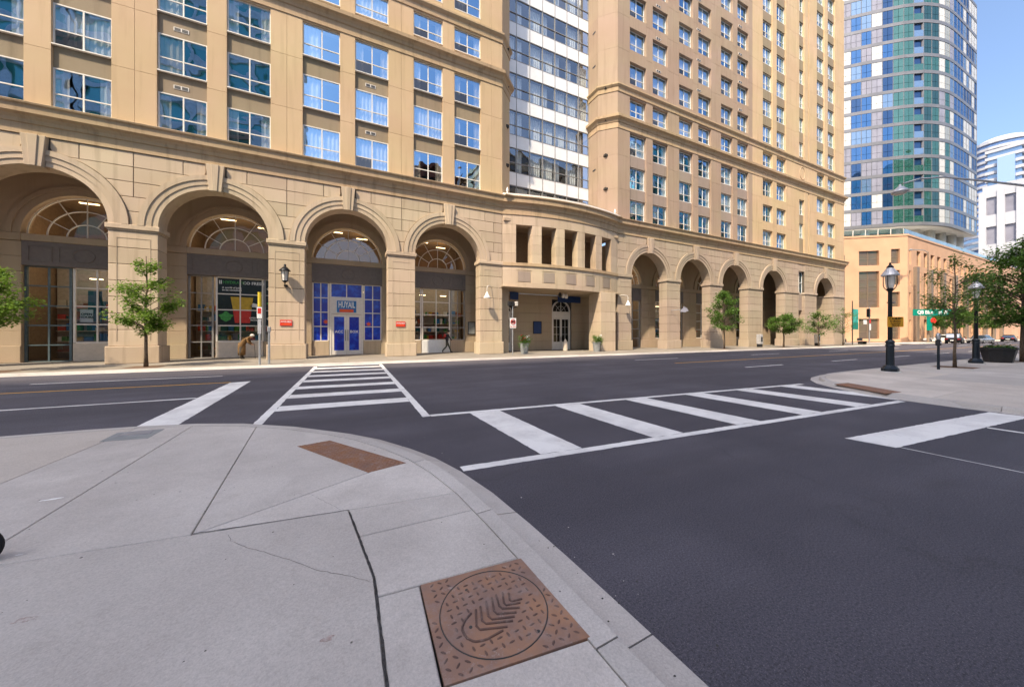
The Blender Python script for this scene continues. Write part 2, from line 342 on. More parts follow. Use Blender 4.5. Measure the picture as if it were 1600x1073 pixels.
def kerb_run(parent, path, seglen, drop, mat='kerb', gutter=.21):
    """path: asphalt edge, sidewalk on its right side.  drop(x,y) -> height of the gutter's inner edge"""
    fine = resample(path, .25); acc = 0; cur = [fine[0]]; segs = []
    for a, c in zip(fine, fine[1:]):
        acc += math.dist(a, c); cur.append(c)
        if acc >= seglen: segs.append(cur); cur = [c]; acc = 0
    if len(cur) > 1: segs.append(cur)
    offs = (0., gutter, gutter + .025, gutter + .04, gutter + .175)
    full = {o: offset_path(fine, o) for o in offs}; idx = {p: i for i, p in enumerate(fine)}
    for sg in segs:
        ii = [idx[p] for p in sg]; b = MB(); rows = []
        for n_, i in enumerate(ii):
            t = 0
            if n_ == 0: t = .006
            if n_ == len(ii) - 1: t = -.006
            j = i + (1 if t > 0 else -1) if t else i; j = min(max(j, 0), len(fine) - 1)
            def P(o):
                p = Vector(full[o][i])
                if t: p = p + (Vector(full[o][j]) - p).normalized() * .005
                return p
            zi = drop(*fine[i]); zt = WZ + .002
            pts = [(*P(offs[0]), -.06), (*P(offs[0]), .008), (*P(offs[1]), zi), (*P(offs[2]), max(zi + .004, zt - .018)), (*P(offs[3]), zt), (*P(offs[4]), zt), (*P(offs[4]), -.06)]
            rows.append(pts)
        k = 7
        for r in rows: b.v += r
        for a in range(len(rows) - 1):
            for c in range(k): q = (c + 1) % k; b.f.append([a * k + c, a * k + q, (a + 1) * k + q, (a + 1) * k + c]); b.m.append(0)
        b.f.append(list(range(k))); b.f.append([(len(rows) - 1) * k + c for c in range(k)][::-1]); b.m += [0, 0]
        b.build('kerb_stone', mat, parent)
    return full[offs[4]]
# ---- near corner
near = struct(MB().poly([(-60, -30, .03), (1.0, -30, .03), (1.0, 2.6, .03), (-.4, 5.4, .03), (-1.6, 6.8, .03), (-3, 7.4, .03), (-60, 7.4, .03)]).build('near_sidewalk', 'slab_gap'))
NK = [(-60, 7.97), (-12, 7.97), (-4.75, 7.97), (-3.7, 7.92), (-3.0, 7.83), (-2.2, 7.62), (-1.46, 7.28), (-.63, 6.66), (.0, 6.02), (.42, 5.48), (.77, 4.86), (1.0, 4.36), (1.17, 3.8), (1.30, 3.15), (1.37, 2.5), (1.41, 2.0), (1.44, 1.5), (1.47, .9), (1.48, 0), (1.48, -30)]
def drop_near(x, y):
    if y > 3.6: return .085 if x > -4 else .06
    t = max(0, min(1, (3.6 - y) / 1.6)); return .085 + (.012 - .085) * t
kin = kerb_run(near, NK, 1.35, drop_near)
U = kin + [(1.09, -30), (-60, -30)]
U = [p for i, p in enumerate(U) if i == 0 or math.dist(p, U[i - 1]) > .02]
up, lo = split(U, (-2.05, 3.43), (1.07, 3.10))
def put(parent, polys, mats=None):
    for i, p in enumerate(polys): slab(parent, p, mats[i] if mats else 'concrete')
ul, ur = split(up, (-2.24, 3.4), (-2.30, 7.4)); ulr, ulm = split(ul, (-3.23, 3.4), (-3.05, 7.4))
url, urr = split(ur, (-1.06, 3.3), (-1.34, 6.67)); a_, b_ = split(urr, (-1.06, 3.32), (.19, 3.985))
put(near, [ulm, url, a_, b_], ['concrete', 'concrete', 'concrete', 'concrete'])
far_l = ulr
for x in (-5.2, -7.2, -9.2, -11.2, -13.2, -15.2):
    rest, piece = split(far_l, (x, 0), (x, 8)); slab(near, piece, 'concrete_light'); far_l = rest
slab(near, far_l)
def merge(a, c):
    bm = bmesh.new()
    for p in (a, c): bm.faces.new([bm.verts.new((x, y, 0)) for x, y in p])
    bmesh.ops.remove_doubles(bm, verts=bm.verts, dist=.0005); bmesh.ops.dissolve_faces(bm, faces=bm.faces); bm.faces.ensure_lookup_table()
    r = [(v.co.x, v.co.y) for v in bm.faces[0].verts]; bm.free(); return r
lt, lb = split(lo, (-1, 2.25), (1, 2.25)); ltl, ltr = split(lt, (.142, 2.25), (.0, 3.2)); lbl, lbr = split(lb, (.155, 0), (.142, 2.25)); ll = merge(ltl, lbl); lr = merge(ltr, lbr)
lr1, lr2 = split(lr, (0, 2.755), (1, 2.755))
lr2a, lr2b = split(lr2, (0, 2.09), (1, 2.03))
lr3 = split(lr2b, (0, 1.472), (1, 1.352))
top, bot = lr3
slab(near, lr1, 'concrete', .004); slab(near, lr2a, 'concrete', .004)
tl, tr = split(top, (.36, 1.4), (.385, 2.1)); slab(near, tl, 'concrete', .005)
slab(near, bot, 'concrete', .004)
tr_poly = tr
lla, llb = split(ll, (-2.4, -30), (-2.4, 10)); llb1, llb2 = split(llb, (-3, .0), (3, -.1)); slab(near, llb1, 'concrete', .004); slab(near, llb2, 'concrete'); 
for y in (1.2, -1, -4): 
    t_, lla = split(lla, (-9, y), (9, y)); slab(near, t_)
slab(near, lla)
# sealed joint running towards the camera, and two hairline cracks
def strip(name, pts, wds, mat, parent, z, jit=.0):
    b = MB(); rnd = random.Random(3); L = []; Rr = []
    pts = resample(pts, .04)
    for i, p in enumerate(pts):
        a = Vector(pts[max(i - 1, 0)]); c = Vector(pts[min(i + 1, len(pts) - 1)]); d = (c - a).normalized(); n = Vector((d.y, -d.x)); wd = wds * (1 + rnd.uniform(-.35, .35)); o = n * rnd.uniform(-jit, jit); p = Vector(p) + o
        L.append((*(p + n * wd / 2), z)); Rr.append((*(p - n * wd / 2), z))
    for i in range(len(pts) - 1): b.poly([L[i], L[i + 1], Rr[i + 1], Rr[i]])
    return b.build(name, mat, parent)
strip('joint_sealant', [(.003, 3.17), (.045, 2.9), (.09, 2.6), (.141, 2.25), (.144, 2.0), (.147, 1.5), (.152, .6), (.17, -3)], .013, 'sealant', near, WZ + .002, .0015)
strip('joint_sealant', [(-1.06, 3.335), (-.5, 3.265), (.0, 3.21)], .007, 'sealant', near, WZ + .002, .003)
strip('crack', [(-.81, 3.2), (-.77, 3.1), (-.67, 2.98), (-.42, 2.74), (-.18, 2.48), (.04, 2.3), (.12, 2.22)], .0018, 'sealant', near, WZ + .0015, .004)
strip('crack', [(-.35, 3.72), (-.21, 3.49), (-.06, 3.24)], .0016, 'sealant', near, WZ + .0015, .005)
def splat(name, c, rx, ry, mat, parent, seed, z=WZ + .0012, rot=0):
    rnd = random.Random(seed); k = 18; b = MB(); ps = []
    for i in range(k):
        t = 2 * math.pi * i / k; r = rnd.uniform(.7, 1.15); x = rx * r * math.cos(t); y = ry * r * math.sin(t); ps.append((c[0] + x * math.cos(rot) - y * math.sin(rot), c[1] + x * math.sin(rot) + y * math.cos(rot), z))
    return b.poly(ps).build(name, mat, parent)
m_, t_, b_n = new_mat('faded_orange'); b_n.inputs['Roughness'].default_value = .9
b_n.inputs['Base Color'].default_value = (.47, .27, .23, 1)
tp = N(t_, 'ShaderNodeBsdfTransparent'); ms = N(t_, 'ShaderNodeMixShader'); t_.links.new(ramp(t_, noise(t_, 30, 5), .42, .72, 0, .75), ms.inputs[0]); t_.links.new(tp.outputs[0], ms.inputs[1]); t_.links.new(b_n.outputs[0], ms.inputs[2]); t_.links.new(ms.outputs[0], t_.nodes['Material Output'].inputs[0])
splat('paint_mark', (-1.54, 2.715), .06, .022, 'faded_orange', near, 1, rot=-.2); splat('paint_mark', (-.09, 1.90), .04, .02, 'faded_orange', near, 2)
splat('dried_splash', (-2.43, 4.585), .075, .02, 'white_paint', near, 5); splat('dried_splash', (-2.02, 3.53), .02, .006, 'white_paint', near, 6)
rl = random.Random(11)
b = MB()
for i in range(170):     # grit, gum spots and scraps trodden onto the paving and along the gutter
    if i < 95: x = rl.uniform(-3.2, 1.0); y = rl.uniform(.8, 5.2)
    else:
        s_ = rl.choice(range(9, 17)); p = Vector(NK[s_]).lerp(Vector(NK[s_ + 1]), rl.random()) + Vector((rl.uniform(-.2, .35), 0)); x, y = p
    r = rl.uniform(.003, .009); inside = not (i >= 95 and x > 1.1)
    z = WZ + .0015 if inside and x < 1.0 else .012
    k = 6; ps = [(x + r * rl.uniform(.6, 1.3) * math.cos(t * 1.047), y + r * rl.uniform(.5, 1.1) * math.sin(t * 1.047), z) for t in range(k)]
    b.mi = 1 if rl.random() < .25 else 0; b.poly(ps)
gr = b.build('litter', ['slab_gap', 'kerb']); gr['kind'] = 'stuff'; gr['label'] = 'tiny dark gum spots and pale grit scattered over the corner paving'
# utility cover in its square frame
mh = thing('utility_cover', (.72, 1.70, WZ), 'rusty square steel utility cover with round lid and embossed leaf emblem, set by the kerb', 'manhole cover')
PL = [(.385, 2.06), (1.035, 2.015), (1.075, 1.345), (.368, 1.425)]
pl = MB(); pl.prism([(x, y, WZ - .02) for x, y in PL], (0, 0, .024)); pl.build('frame', 'rust', mh)
CX, CY, CR = .715, 1.71, .288
lid = MB().lathe([(CR, -.01), (CR, .004), (CR - .003, .006)], (CX, CY, WZ), 48).build('lid', 'rust', mh)
ring = MB(); ring.tube([(CX + (CR + .003) * math.cos(t * math.pi / 24), CY + (CR + .003) * math.sin(t * math.pi / 24), WZ + .0045) for t in range(49)], .003, 6); ring.build('lid_gap', 'slab_gap', mh)
LOGO = [[(.62, 1.74), (.58, 1.62), (.73, 1.57)], [(.65, 1.75), (.62, 1.64), (.77, 1.59)], [(.69, 1.77), (.66, 1.65), (.79, 1.61)], [(.73, 1.78), (.70, 1.67), (.81, 1.63)], [(.76, 1.79), (.74, 1.69), (.84, 1.65)], [(.80, 1.79), (.77, 1.70), (.86, 1.68)], [(.83, 1.77), (.81, 1.71), (.88, 1.70)], [(.59, 1.73), (.545, 1.70), (.515, 1.66), (.52, 1.60), (.55, 1.562), (.60, 1.548), (.70, 1.56)]]
lg = MB()
for l in LOGO:
    q = [Vector(p) for p in l]; fine = []
    for i in range(len(q)):
        if 0 < i < len(q) - 1: fine += [q[i].lerp(q[i - 1], .18), q[i].lerp(q[i + 1], .12)]
        else: fine.append(q[i])
    lg.tube([(p.x, p.y, WZ + .007) for p in fine], .0062, 6)
lg.build('emblem', 'rust_dark', mh)
def inpoly(x, y, P):
    c = False
    for (x1, y1), (x2, y2) in zip(P, P[1:] + P[:1]):
        if (y1 > y) != (y2 > y) and x < (x2 - x1) * (y - y1) / (y2 - y1) + x1: c = not c
    return c
LEAF = [(.50, 1.66), (.52, 1.58), (.60, 1.53), (.73, 1.55), (.84, 1.63), (.90, 1.71), (.84, 1.80), (.76, 1.82), (.62, 1.76)]
for nm, inl in (('lid_tread', True), ('frame_tread', False)):
    tb = MB(); rr = random.Random(4); st = .045
    for i in range(-14, 15):
        for j in range(-14, 15):
            x = CX + i * st; y = CY + j * st; rr_ = math.hypot(x - CX, y - CY)
            if inl and (rr_ > CR - .022 or inpoly(x, y, LEAF)): continue
            if not inl and (rr_ < CR + .018 or not inpoly(x, y, inset(PL, .022))): continue
            a = (0 if (i + j) % 2 else math.pi / 2) + (.8 if not inl else .1); z = WZ + (.006 if inl else .004)
            dx, dy = math.cos(a), math.sin(a); k = []
            for t in range(8):
                c, s_ = math.cos(t * math.pi / 4) * .0165, math.sin(t * math.pi / 4) * .0064; k.append((x + dx * c - dy * s_, y + dy * c + dx * s_))
            n = len(tb.v); tb.v += [(p, q, z) for p, q in k] + [(x + (p - x) * .55, y + (q - y) * .55, z + .0035) for p, q in k]
            for t in range(8): u = (t + 1) % 8; tb.f.append([n + t, n + u, n + 8 + u, n + 8 + t]); tb.m.append(0)
            tb.f.append([n + 8 + t for t in range(8)]); tb.m.append(0)
    o = tb.build(nm, 'rust_dark', mh); o['kind'] = 'stuff'
for x, y in ((.62, 1.90), (.86, 1.48), (.56, 1.65)): MB().lathe([(.009, 0), (.009, .0075)], (x, y, WZ), 10).build('lift_hole', 'slab_gap', mh)
# cast iron tactile plates with domes
def tactile(P, label, n, m, group=None):
    cx = sum(p[0] for p in P) / 4; cy = sum(p[1] for p in P) / 4
    t = thing('tactile_plate', (cx, cy, WZ), label, 'tactile paving', group)
    MB().prism([(x, y, WZ - .01) for x, y in P], (0, 0, .014)).build('plate', 'rust_plate', t)
    b = MB(); A, B, C, D = [Vector(p) for p in P]
    for i in range(n):
        for j in range(m):
            u = (i + .5) / n; v = (j + .5) / m; p = A.lerp(B, v).lerp(D.lerp(C, v), u); b.lathe([(.014, 0), (.011, .005), (.006, .0065)], (p.x, p.y, WZ + .004), 6)
    o = b.build('domes', 'rust_plate', t); o['kind'] = 'stuff'
tactile([(-.62, 5.32), (-.24, 5.41), (.60, 4.09), (.19, 3.98)], 'rusty orange tactile plate on the corner ramp beside the near crossing', 28, 8)
tactile([(13.06, 4.95), (13.78, 4.9), (12.82, 3.52), (12.17, 3.6)], 'reddish tactile plate on the opposite corner below the lamp post with yellow sign', 20, 8)
gt = thing('gutter_cover', (-2.9, 6.95, WZ), 'dark patched utility lid in the paving by the wide stop line', 'utility lid')
MB().prism([(x, y, WZ - .01) for x, y in [(-3.13, 6.74), (-3.16, 7.23), (-2.62, 7.2), (-2.6, 6.66)]], (0, 0, .013)).build('plate', 'planter_grey', gt)
MB().prism([(x, y, WZ) for x, y in [(-3.05, 6.98), (-3.06, 7.17), (-2.72, 7.15), (-2.70, 6.94)]], (0, 0, .006)).build('lid', 'panel_grey', gt)
# ---- opposite corner (right)
isl = struct(MB().poly([(12.4, -30, .03), (72, -30, .03), (72, 6.2, .03), (17, 6.2, .03), (14.6, 5.6, .03), (12.9, 3.8, .03), (12.4, 2, .03)]).build('corner_sidewalk', 'slab_gap'))
IK = [(75.5, -30), (75.5, 2), (73.5, 5.5), (70, 6.72), (40, 6.72), (17.6, 6.70), (16.3, 6.62), (15.2, 6.42), (14.4, 6.10), (13.6, 5.6), (12.9, 4.9), (12.35, 4.1), (12.0, 3.3), (11.87, 2.4), (11.85, 0), (11.85, -30)]
ikin = kerb_run(isl, IK[::-1], 1.8, lambda x, y: .085 if (x < 14.2 and 2.6 < y < 5.6) else .015)
P = [p for i, p in enumerate(ikin) if i == 0 or math.dist(p, ikin[i - 1]) > .03]
a, rest = split(P, (14.6, -40), (14.6, 40)); pieces = []
l_, r_ = a, rest
a1, a2 = split(l_, (0, 2.9), (30, 2.9)); pieces += [a1]
b1, b2 = split(a2, (0, .6), (30, .6)); pieces += [b1, b2]
cur = r_
for x in (17.5, 20.4, 23.3, 26.2, 29.1, 32, 36, 42, 50, 60):
    lft, cur = split(cur, (x, -40), (x, 40))
    s1, s2 = split(lft, (0, 4.3), (80, 4.3)); pieces.append(s1); s3, s4 = split(s2, (0, 1.6), (80, 1.6)); pieces += [s3, s4]
pieces.append(cur)
for p in pieces: slab(isl, p, 'concrete' if p[0][0] > 18 else 'concrete_light')
b = MB().poly([(24.0, .8, WZ + .004), (34, .8, WZ + .004), (34, 3.4, WZ + .004), (25.5, 3.4, WZ + .004)]); b.build('dark_paving', 'panel_grey', isl)
# ---- far sidewalk along the arcade
fs = struct(MB().poly([(-60, 19.8, .03), (75, 19.8, .03), (75, 60, .03), (-60, 60, .03)]).build('arcade_sidewalk', 'slab_gap'))
kerb_run(fs, [(75, 60), (75, 23.5), (74, 20.8), (71, 19.45), (-60, 19.45)], 3.0, lambda x, y: .015)
for k in range(44):
    x = -22 + k * 2.2
    if x + 2.2 > 74.5: break
    block_ = bbox_mesh(2.192, 2.1, .05, 'far_walk', 0)
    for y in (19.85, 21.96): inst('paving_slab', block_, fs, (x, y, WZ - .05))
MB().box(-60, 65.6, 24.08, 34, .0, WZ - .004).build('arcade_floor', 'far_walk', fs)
# ================================================================== ROAD MARKINGS
def mark(name, pts, mat='road_paint', z=.004, parent=road):
    rj = random.Random(len(name) + int(pts[0][0] * 37 + pts[0][1] * 91)); q = []
    for a, c in zip(pts, pts[1:] + pts[:1]):
        a = Vector(a); c = Vector(c); n = max(1, min(160, int((c - a).length / .07)))
        q += [tuple(a.lerp(c, i / n) + Vector((rj.gauss(0, .0035), rj.gauss(0, .0035)))) for i in range(n)]
    return MB().poly([(x, y, z) for x, y in q]).build(name, mat, parent)
mk = lambda name, x0, x1, y0, y1, mat='road_paint', z=.004: mark(name, [(x0, y0), (x1, y0), (x1, y1), (x0, y1)], mat, z)
mk('crosswalk_edge', -1.53, -1.38, 7.2, 19.2); 
mark('crosswalk_edge', [(1.28, 6.62), (1.43, 6.62), (1.58, 19.2), (1.43, 19.2)])
for i in range(8):
    y = 8.4 + i * 1.55; xr = 1.28 + .15 * (y - 6.6) / 12.6; mark('crosswalk_bar', [(-1.375, y), (xr, y - .12), (xr, y + .44), (-1.375, y + .56)])
mark('crosswalk_edge', [(1.435, 6.60), (13.0, 5.66), (13.0, 5.80), (1.435, 6.75)])
mark('crosswalk_edge', [(1.20, 3.80), (11.86, 3.18), (11.86, 3.32), (1.20, 3.95)])
for k in range(6):
    x0 = 2.2 + k * 1.93; x1 = x0 + .64
    e0 = lambda x: 3.95 - .059 * (x - 1.2); e1 = lambda x: 6.595 - .0813 * (x - 1.435)
    mark('crosswalk_bar', [(x0 + .1, e0(x0)), (x1 + .1, e0(x1)), (x1, e1(x1)), (x0, e1(x0))])
mark('stop_line', [(-3.30, 7.98), (-2.70, 7.84), (-2.98, 14.14), (-3.5, 14.0)])
mark('stop_line', [(6.84, 2.47), (6.92, 1.95), (11.8, 1.55), (11.8, 2.02)])
mk('lane_line', 9.76, 9.86, -25, 1.70); mk('lane_seam', 6.99, 7.015, -25, 1.95)
mk('centre_line', -60, -3.5, 14.02, 14.14, 'road_yellow'); mk('centre_line', 16, 90, 12.72, 12.86, 'road_yellow')
mk('lane_line', -60, -3.42, 10.95, 11.06)
for k in range(6): mk('lane_dash', -6.1 - 9 * k - 3, -6.1 - 9 * k + 1.8, 16.25, 16.36)
for k in range(9):
    mk('lane_dash', 17.1 + 8.4 * k, 20.3 + 8.4 * k, 9.72, 9.84); mk('lane_dash', 15.7 + 11.9 * k, 19.5 + 11.9 * k, 15.3, 15.42)
# ================================================================== HOTEL BUILDING
D = 23.8
hotel = thing('hotel_building', (26, 23.8, WZ), 'beige stone high-rise with arched street arcade, bowed entrance and rows of windows', 'building')
ARL = [-19.65, -13.1, -6.55, -.03, 6.45]; ARR = [26.25, 32.9, 39.72, 47.45, 60.15]
RI, RE, ZS, ZA = 2.36, 3.12, 7.1, 10.8
NBL = [0]
def stoneblock(poly, y0=D, depth=.1, mat='stone'):
    """facade block from an outline in x,z with a small arris"""
    q = inset(poly, .014); r = inset(poly, .03); b = MB()
    if len(q) != len(r): return
    n = len(q); b.v = [(x, y0 + depth, z) for x, z in q] + [(x, y0 + .012, z) for x, z in q] + [(x, y0, z) for x, z in r]
    for k in (0, n):
        for i in range(n): j = (i + 1) % n; b.f.append([k + i, k + j, k + n + j, k + n + i]); b.m.append(0)
    b.f.append([2 * n + i for i in range(n)]); b.m.append(0)
    NBL[0] += 1; return b.build('stone_block', mat, hotel)
def arc_x(cx, z, side):
    h = z - ZS; return cx + side * max(.43, math.sqrt(max(0, RE * RE - h * h)) if h < RE else .43)
def spandrel(cl, cr, joints, dull):
    """courses between two arches (or a straight edge given as ('x', value))"""
    zs = [7.1, 7.78, 8.52, 9.27, 10.03, 10.79]
    for k in range(5):
        z0, z1 = zs[k], zs[k + 1]
        def edge(c, side, z): return c[1] if isinstance(c, tuple) else arc_x(c, z, side)
        zz = [z0 + (z1 - z0) * t / 5 for t in range(6)]
        L = [(edge(cl, 1, z), z) for z in zz]; Rr = [(edge(cr, -1, z), z) for z in zz]
        if isinstance(cl, tuple): L = [L[0], L[-1]]
        if isinstance(cr, tuple): Rr = [Rr[0], Rr[-1]]
        lo = max(p[0] for p in L); hi = min(p[0] for p in Rr); js = [j for j in joints(k) if lo + .25 < j < hi - .25]
        if hi - lo < .1: continue
        left = L
        for j in js + [None]:
            right = [(j, z0), (j, z1)] if j is not None else Rr
            stoneblock(right[:] + left[::-1], mat=dull); left = [(j, z0), (j, z1)] if j is not None else None
def archbay(cx, mat):
    # wall body behind the facing blocks, with the arched opening
    b = MB(); half = 3.27; pts = [(cx - half, ZS - .05), (cx - RI, ZS - .05)] + [(cx - RI * math.cos(t * math.pi / 20), ZS + RI * math.sin(t * math.pi / 20)) for t in range(21)] + [(cx + RI, ZS - .05), (cx + half, ZS - .05), (cx + half, ZA), (cx - half, ZA)]
    b.prism([(x, D + .05, z) for x, z in pts], (0, .90, 0)); b.build('wall_body', mat, hotel); b = MB(); b.prism([(x, D + .04, z) for x, z in pts], (0, .008, 0)); b.build('mortar_bed', 'joint', hotel)
    # archivolt: three fasciae, left and right of the keystone
    for side in (-1, 1):
        for r0, r1, y in ((RI - .005, 2.60, D - .02), (2.60, 2.86, D - .055), (2.86, RE - .005, D - .095)):
            a = MB(); t0 = math.asin(.30 / r0); ang = [math.pi / 2 - t0 - (math.pi / 2 - t0) * i / 14 for i in range(15)]
            pts = [(cx + side * r0 * math.cos(t), ZS + r0 * math.sin(t)) for t in ang] + [(cx + side * r1 * math.cos(t), ZS + r1 * math.sin(t)) for t in ang[::-1]]
            a.prism([(x, y, z) for x, z in pts], (0, D + .06 - y, 0)); a.build('archivolt', mat, hotel)
    k = MB(); k.prism([(cx - .27, D - .2, ZS + RI - .12), (cx + .27, D - .2, ZS + RI - .12), (cx + .40, D - .2, 10.78), (cx - .40, D - .2, 10.78)], (0, .5, 0))
    k.prism([(cx - .10, D - .24, ZS + RI - .12), (cx + .10, D - .24, ZS + RI - .12), (cx + .17, D - .24, 10.78), (cx - .17, D - .24, 10.78)], (0, .1, 0)); k.build('keystone', mat, hotel, bev=.015)
def pier(x0, x1, mat, y1=D + .95):
    block('pier_core', x0 + .03, x1 - .03, D + .03, y1 - .03, WZ, 7.0, 'joint', hotel, 0)
    block('plinth', x0 - .09, x1 + .09, D - .09, y1 + .09, WZ, .98, mat, hotel, .03)
    n = 7; h = (6.76 - .98) / n
    for k in range(n): block('stone_block', x0, x1, D, y1, .98 + k * h + .013, .98 + (k + 1) * h - .013, mat, hotel, .016); NBL[0] += 1
    block('impost', x0 - .03, x1 + .03, D - .03, y1 + .03, 6.765, 6.86, mat, hotel, .02); block('impost', x0 - .09, x1 + .09, D - .09, y1 + .09, 6.86, 7.1, mat, hotel, .02)
    f = MB(); w_ = .035; a, b_, c, e = x0 + .28, x1 - .28, 1.25, 6.45
    for q in ((a, b_, e - w_, e), (a, a + w_, c, e - w_), (b_ - w_, b_, c, e - w_)): f.box(q[0], q[1], D - .014, D + .01, q[2], q[3])
    f.build('pier_panel_moulding', mat, hotel)
for c in ARL: archbay(c, 'stone')
for c in ARR: archbay(c, 'stone_shaded')
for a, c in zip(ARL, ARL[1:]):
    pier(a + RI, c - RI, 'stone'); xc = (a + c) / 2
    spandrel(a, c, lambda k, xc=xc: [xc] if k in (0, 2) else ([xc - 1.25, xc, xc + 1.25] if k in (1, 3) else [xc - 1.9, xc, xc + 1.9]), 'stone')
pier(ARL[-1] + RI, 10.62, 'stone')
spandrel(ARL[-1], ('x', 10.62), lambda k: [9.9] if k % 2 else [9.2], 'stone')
pier(22.2, ARR[0] - RI, 'stone_shaded'); spandrel(('x', 22.2), ARR[0], lambda k: [23.3] if k % 2 else [22.9, 24.6], 'stone_shaded')
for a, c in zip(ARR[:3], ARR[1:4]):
    pier(a + RI, c - RI, 'stone_shaded'); xc = (a + c) / 2
    spandrel(a, c, lambda k, xc=xc: [xc - .3] if k in (0, 2) else [xc - 1.2, xc + .9], 'stone_shaded')
pier(ARR[3] + RI, 53.2, 'stone_shaded'); pier(54.7, ARR[4] - RI, 'stone_shaded'); pier(ARR[4] + RI, 65.7, 'stone_shaded', D + 2)
spandrel(ARR[3], ('x', 53.2), lambda k: [51.6] if k % 2 else [50.9, 52.3], 'stone_shaded'); spandrel(('x', 54.7), ARR[4], lambda k: [56] if k % 2 else [55.6, 57.2], 'stone_shaded')
spandrel(ARR[4], ('x', 65.7), lambda k: [64.4] if k % 2 else [63.6], 'stone_shaded')
block('slot_lintel', 53.2, 54.7, D + .03, D + .9, 9.85, 10.8, 'stone_shaded', hotel); block('slot_panel', 53.2, 54.7, D + .3, D + .9, 4.7, 6.9, 'spandrel_grey', hotel)
for x0, x1 in ((50.73, 53.2), (54.7, 56.87), (63.43, 65.7)): block('wall_body', x0, x1, D + .04, D + .94, 7.0, 10.79, 'joint', hotel, 0)
for x0, x1 in ((9.73, 10.6),): block('wall_body', x0, x1, D + .04, D + .94, 7.05, 10.79, 'joint', hotel, 0)
# left end closing (off frame) and the east return wall
block('return_wall', 65.2, 65.68, D + .96, 44, WZ, 50.5, 'precast', hotel)
# cornice with the bow over the entrance
BX0, BX1, BUL = 10.62, 22.2, .9
def bow(x):
    h = (BX1 - BX0) / 2; Rr = (h * h + BUL * BUL) / (2 * BUL); xm = (BX0 + BX1) / 2; return D + (Rr - BUL) - math.sqrt(Rr * Rr - (x - xm) ** 2)
bowpath = [(BX0 + (BX1 - BX0) * i / 28, bow(BX0 + (BX1 - BX0) * i / 28)) for i in range(29)]
CORN = [(-.3, 10.8), (.05, 10.8), (.05, 11.27), (.10, 11.29), (.13, 11.45), (.21, 11.58), (.36, 11.66), (.38, 11.98), (.46, 12.03), (.48, 12.10), (.44, 12.13), (-.3, 12.28)]
CUTS = [-32, -22.9, -16.35, -9.85, -3.3, 3.2, 10.62]
cuts = [[(a + .003, D), (c - .003, D)] for a, c in zip(CUTS, CUTS[1:])] + [bowpath] + [[(22.206, D), (29.57, D)], [(29.576, D), (36.3, D)], [(36.306, D), (43.6, D)], [(43.606, D), (54, D)], [(54.006, D), (65.7, D), (65.7, 44)]]
for p in cuts: sweep(MB(), p, CORN).build('cornice', 'stone_trim', hotel)
BELT1 = [(-.3, 20.5), (.04, 20.5), (.04, 21.02), (.09, 21.04), (.12, 21.2), (.20, 21.32), (.34, 21.4), (.36, 21.62), (-.3, 21.8)]
BELT2 = [(-.3, 23.85), (.05, 23.85), (.07, 24.2), (.14, 24.28), (.22, 24.4), (.22, 24.52), (-.3, 24.66)]
LP = [(-32, D), (10.62, D), (11.8, D + 1.18), (11.8, 26.6)]; RP = [(20.96, 26.6), (20.96, D + 1.24), (22.2, D), (65.7, D), (65.7, 44)]
for pth in (LP, RP):
    for prof in (BELT1, BELT2): sweep(MB(), pth, prof).build('belt_course', 'stone_trim', hotel)
# ---- windows
def win_frame(b, w, h):
    e = .055
    b.box(0, w, .28, .36, 0, e); b.box(0, w, .28, .36, h - e, h); b.box(0, e, .28, .36, e, h - e); b.box(w - e, w, .28, .36, e, h - e)
    m = w / 2; s = h * .38
    b.box(m - .03, m + .03, .285, .355, e, h - e); b.box(e, m - .03, .288, .352, s - .025, s + .025); b.box(m + .03, w - e, .288, .352, s - .025, s + .025)
    b.box(.0, w, .16, .30, -.05, .0)
def curtain_wave(b, x0, x1, h, y=.425, n=9, amp=.03):
    k = max(3, int((x1 - x0) * n)); pts = [(x0 + (x1 - x0) * i / k, y + amp * (1 if i % 2 else -1)) for i in range(k + 1)]
    for p, q in zip(pts, pts[1:]): b.poly([(p[0], p[1], .06), (q[0], q[1], .06), (q[0], q[1], h - .06), (p[0], p[1], h - .06)])
def pane_m(b, w, h): b.poly([(0, 0, 0), (w, 0, 0), (w, 0, h), (0, 0, h)])
rw = random.Random(21)
def window(x, z, w, h, scr=.5, cur=None):
    D_ = D - .17 if x < 12 else D - .02
    fr = inst('window', cmesh(('window', round(w, 3), round(h, 3)), lambda b: win_frame(b, w, h), 'white_frame'), hotel, (x, D_, z))
    e = .055; m = w / 2; s = h * .38
    for i, (px, pz, pw, ph) in enumerate(((e, e, m - .03 - e, s - .025 - e), (m + .03, e, m - .03 - e, s - .025 - e), (e, s + .025, m - .03 - e, h - e - s - .025), (m + .03, s + .025, m - .03 - e, h - e - s - .025))):
        mt = 'screen_glass' if i == 0 and rw.random() < scr else 'glass_win'
        inst('pane', cmesh(('pane', round(pw, 3), round(ph, 3), mt), lambda b: pane_m(b, pw, ph), mt), fr, (x + px, D_ + .32, z + pz))
    c = cur or rw.choice(['full', 'side', 'side', 'left', 'blind', 'none', 'side'] if x < 12 else ['full', 'side', 'full', 'full', 'left', 'blind', 'side'])
    if c == 'none': return
    mt = 'curtain' if rw.random() < .8 else 'curtain_cream'
    def fn(b):
        if c == 'full': curtain_wave(b, .03, w - .03, h)
        if c in ('side', 'left'): curtain_wave(b, .03, w * (.24 if c == 'side' else .45), h)
        if c == 'side': curtain_wave(b, w * .76, w - .03, h)
        if c == 'blind': b.box(.05, w - .05, .42, .43, h * .45, h - .05)
    inst('curtain', cmesh(('curtain', c, round(w, 3), round(h, 3), mt), fn, mt), fr, (x, D_, z))
glass('screen_glass', (.18, .18, .19), .10, .4, .8)
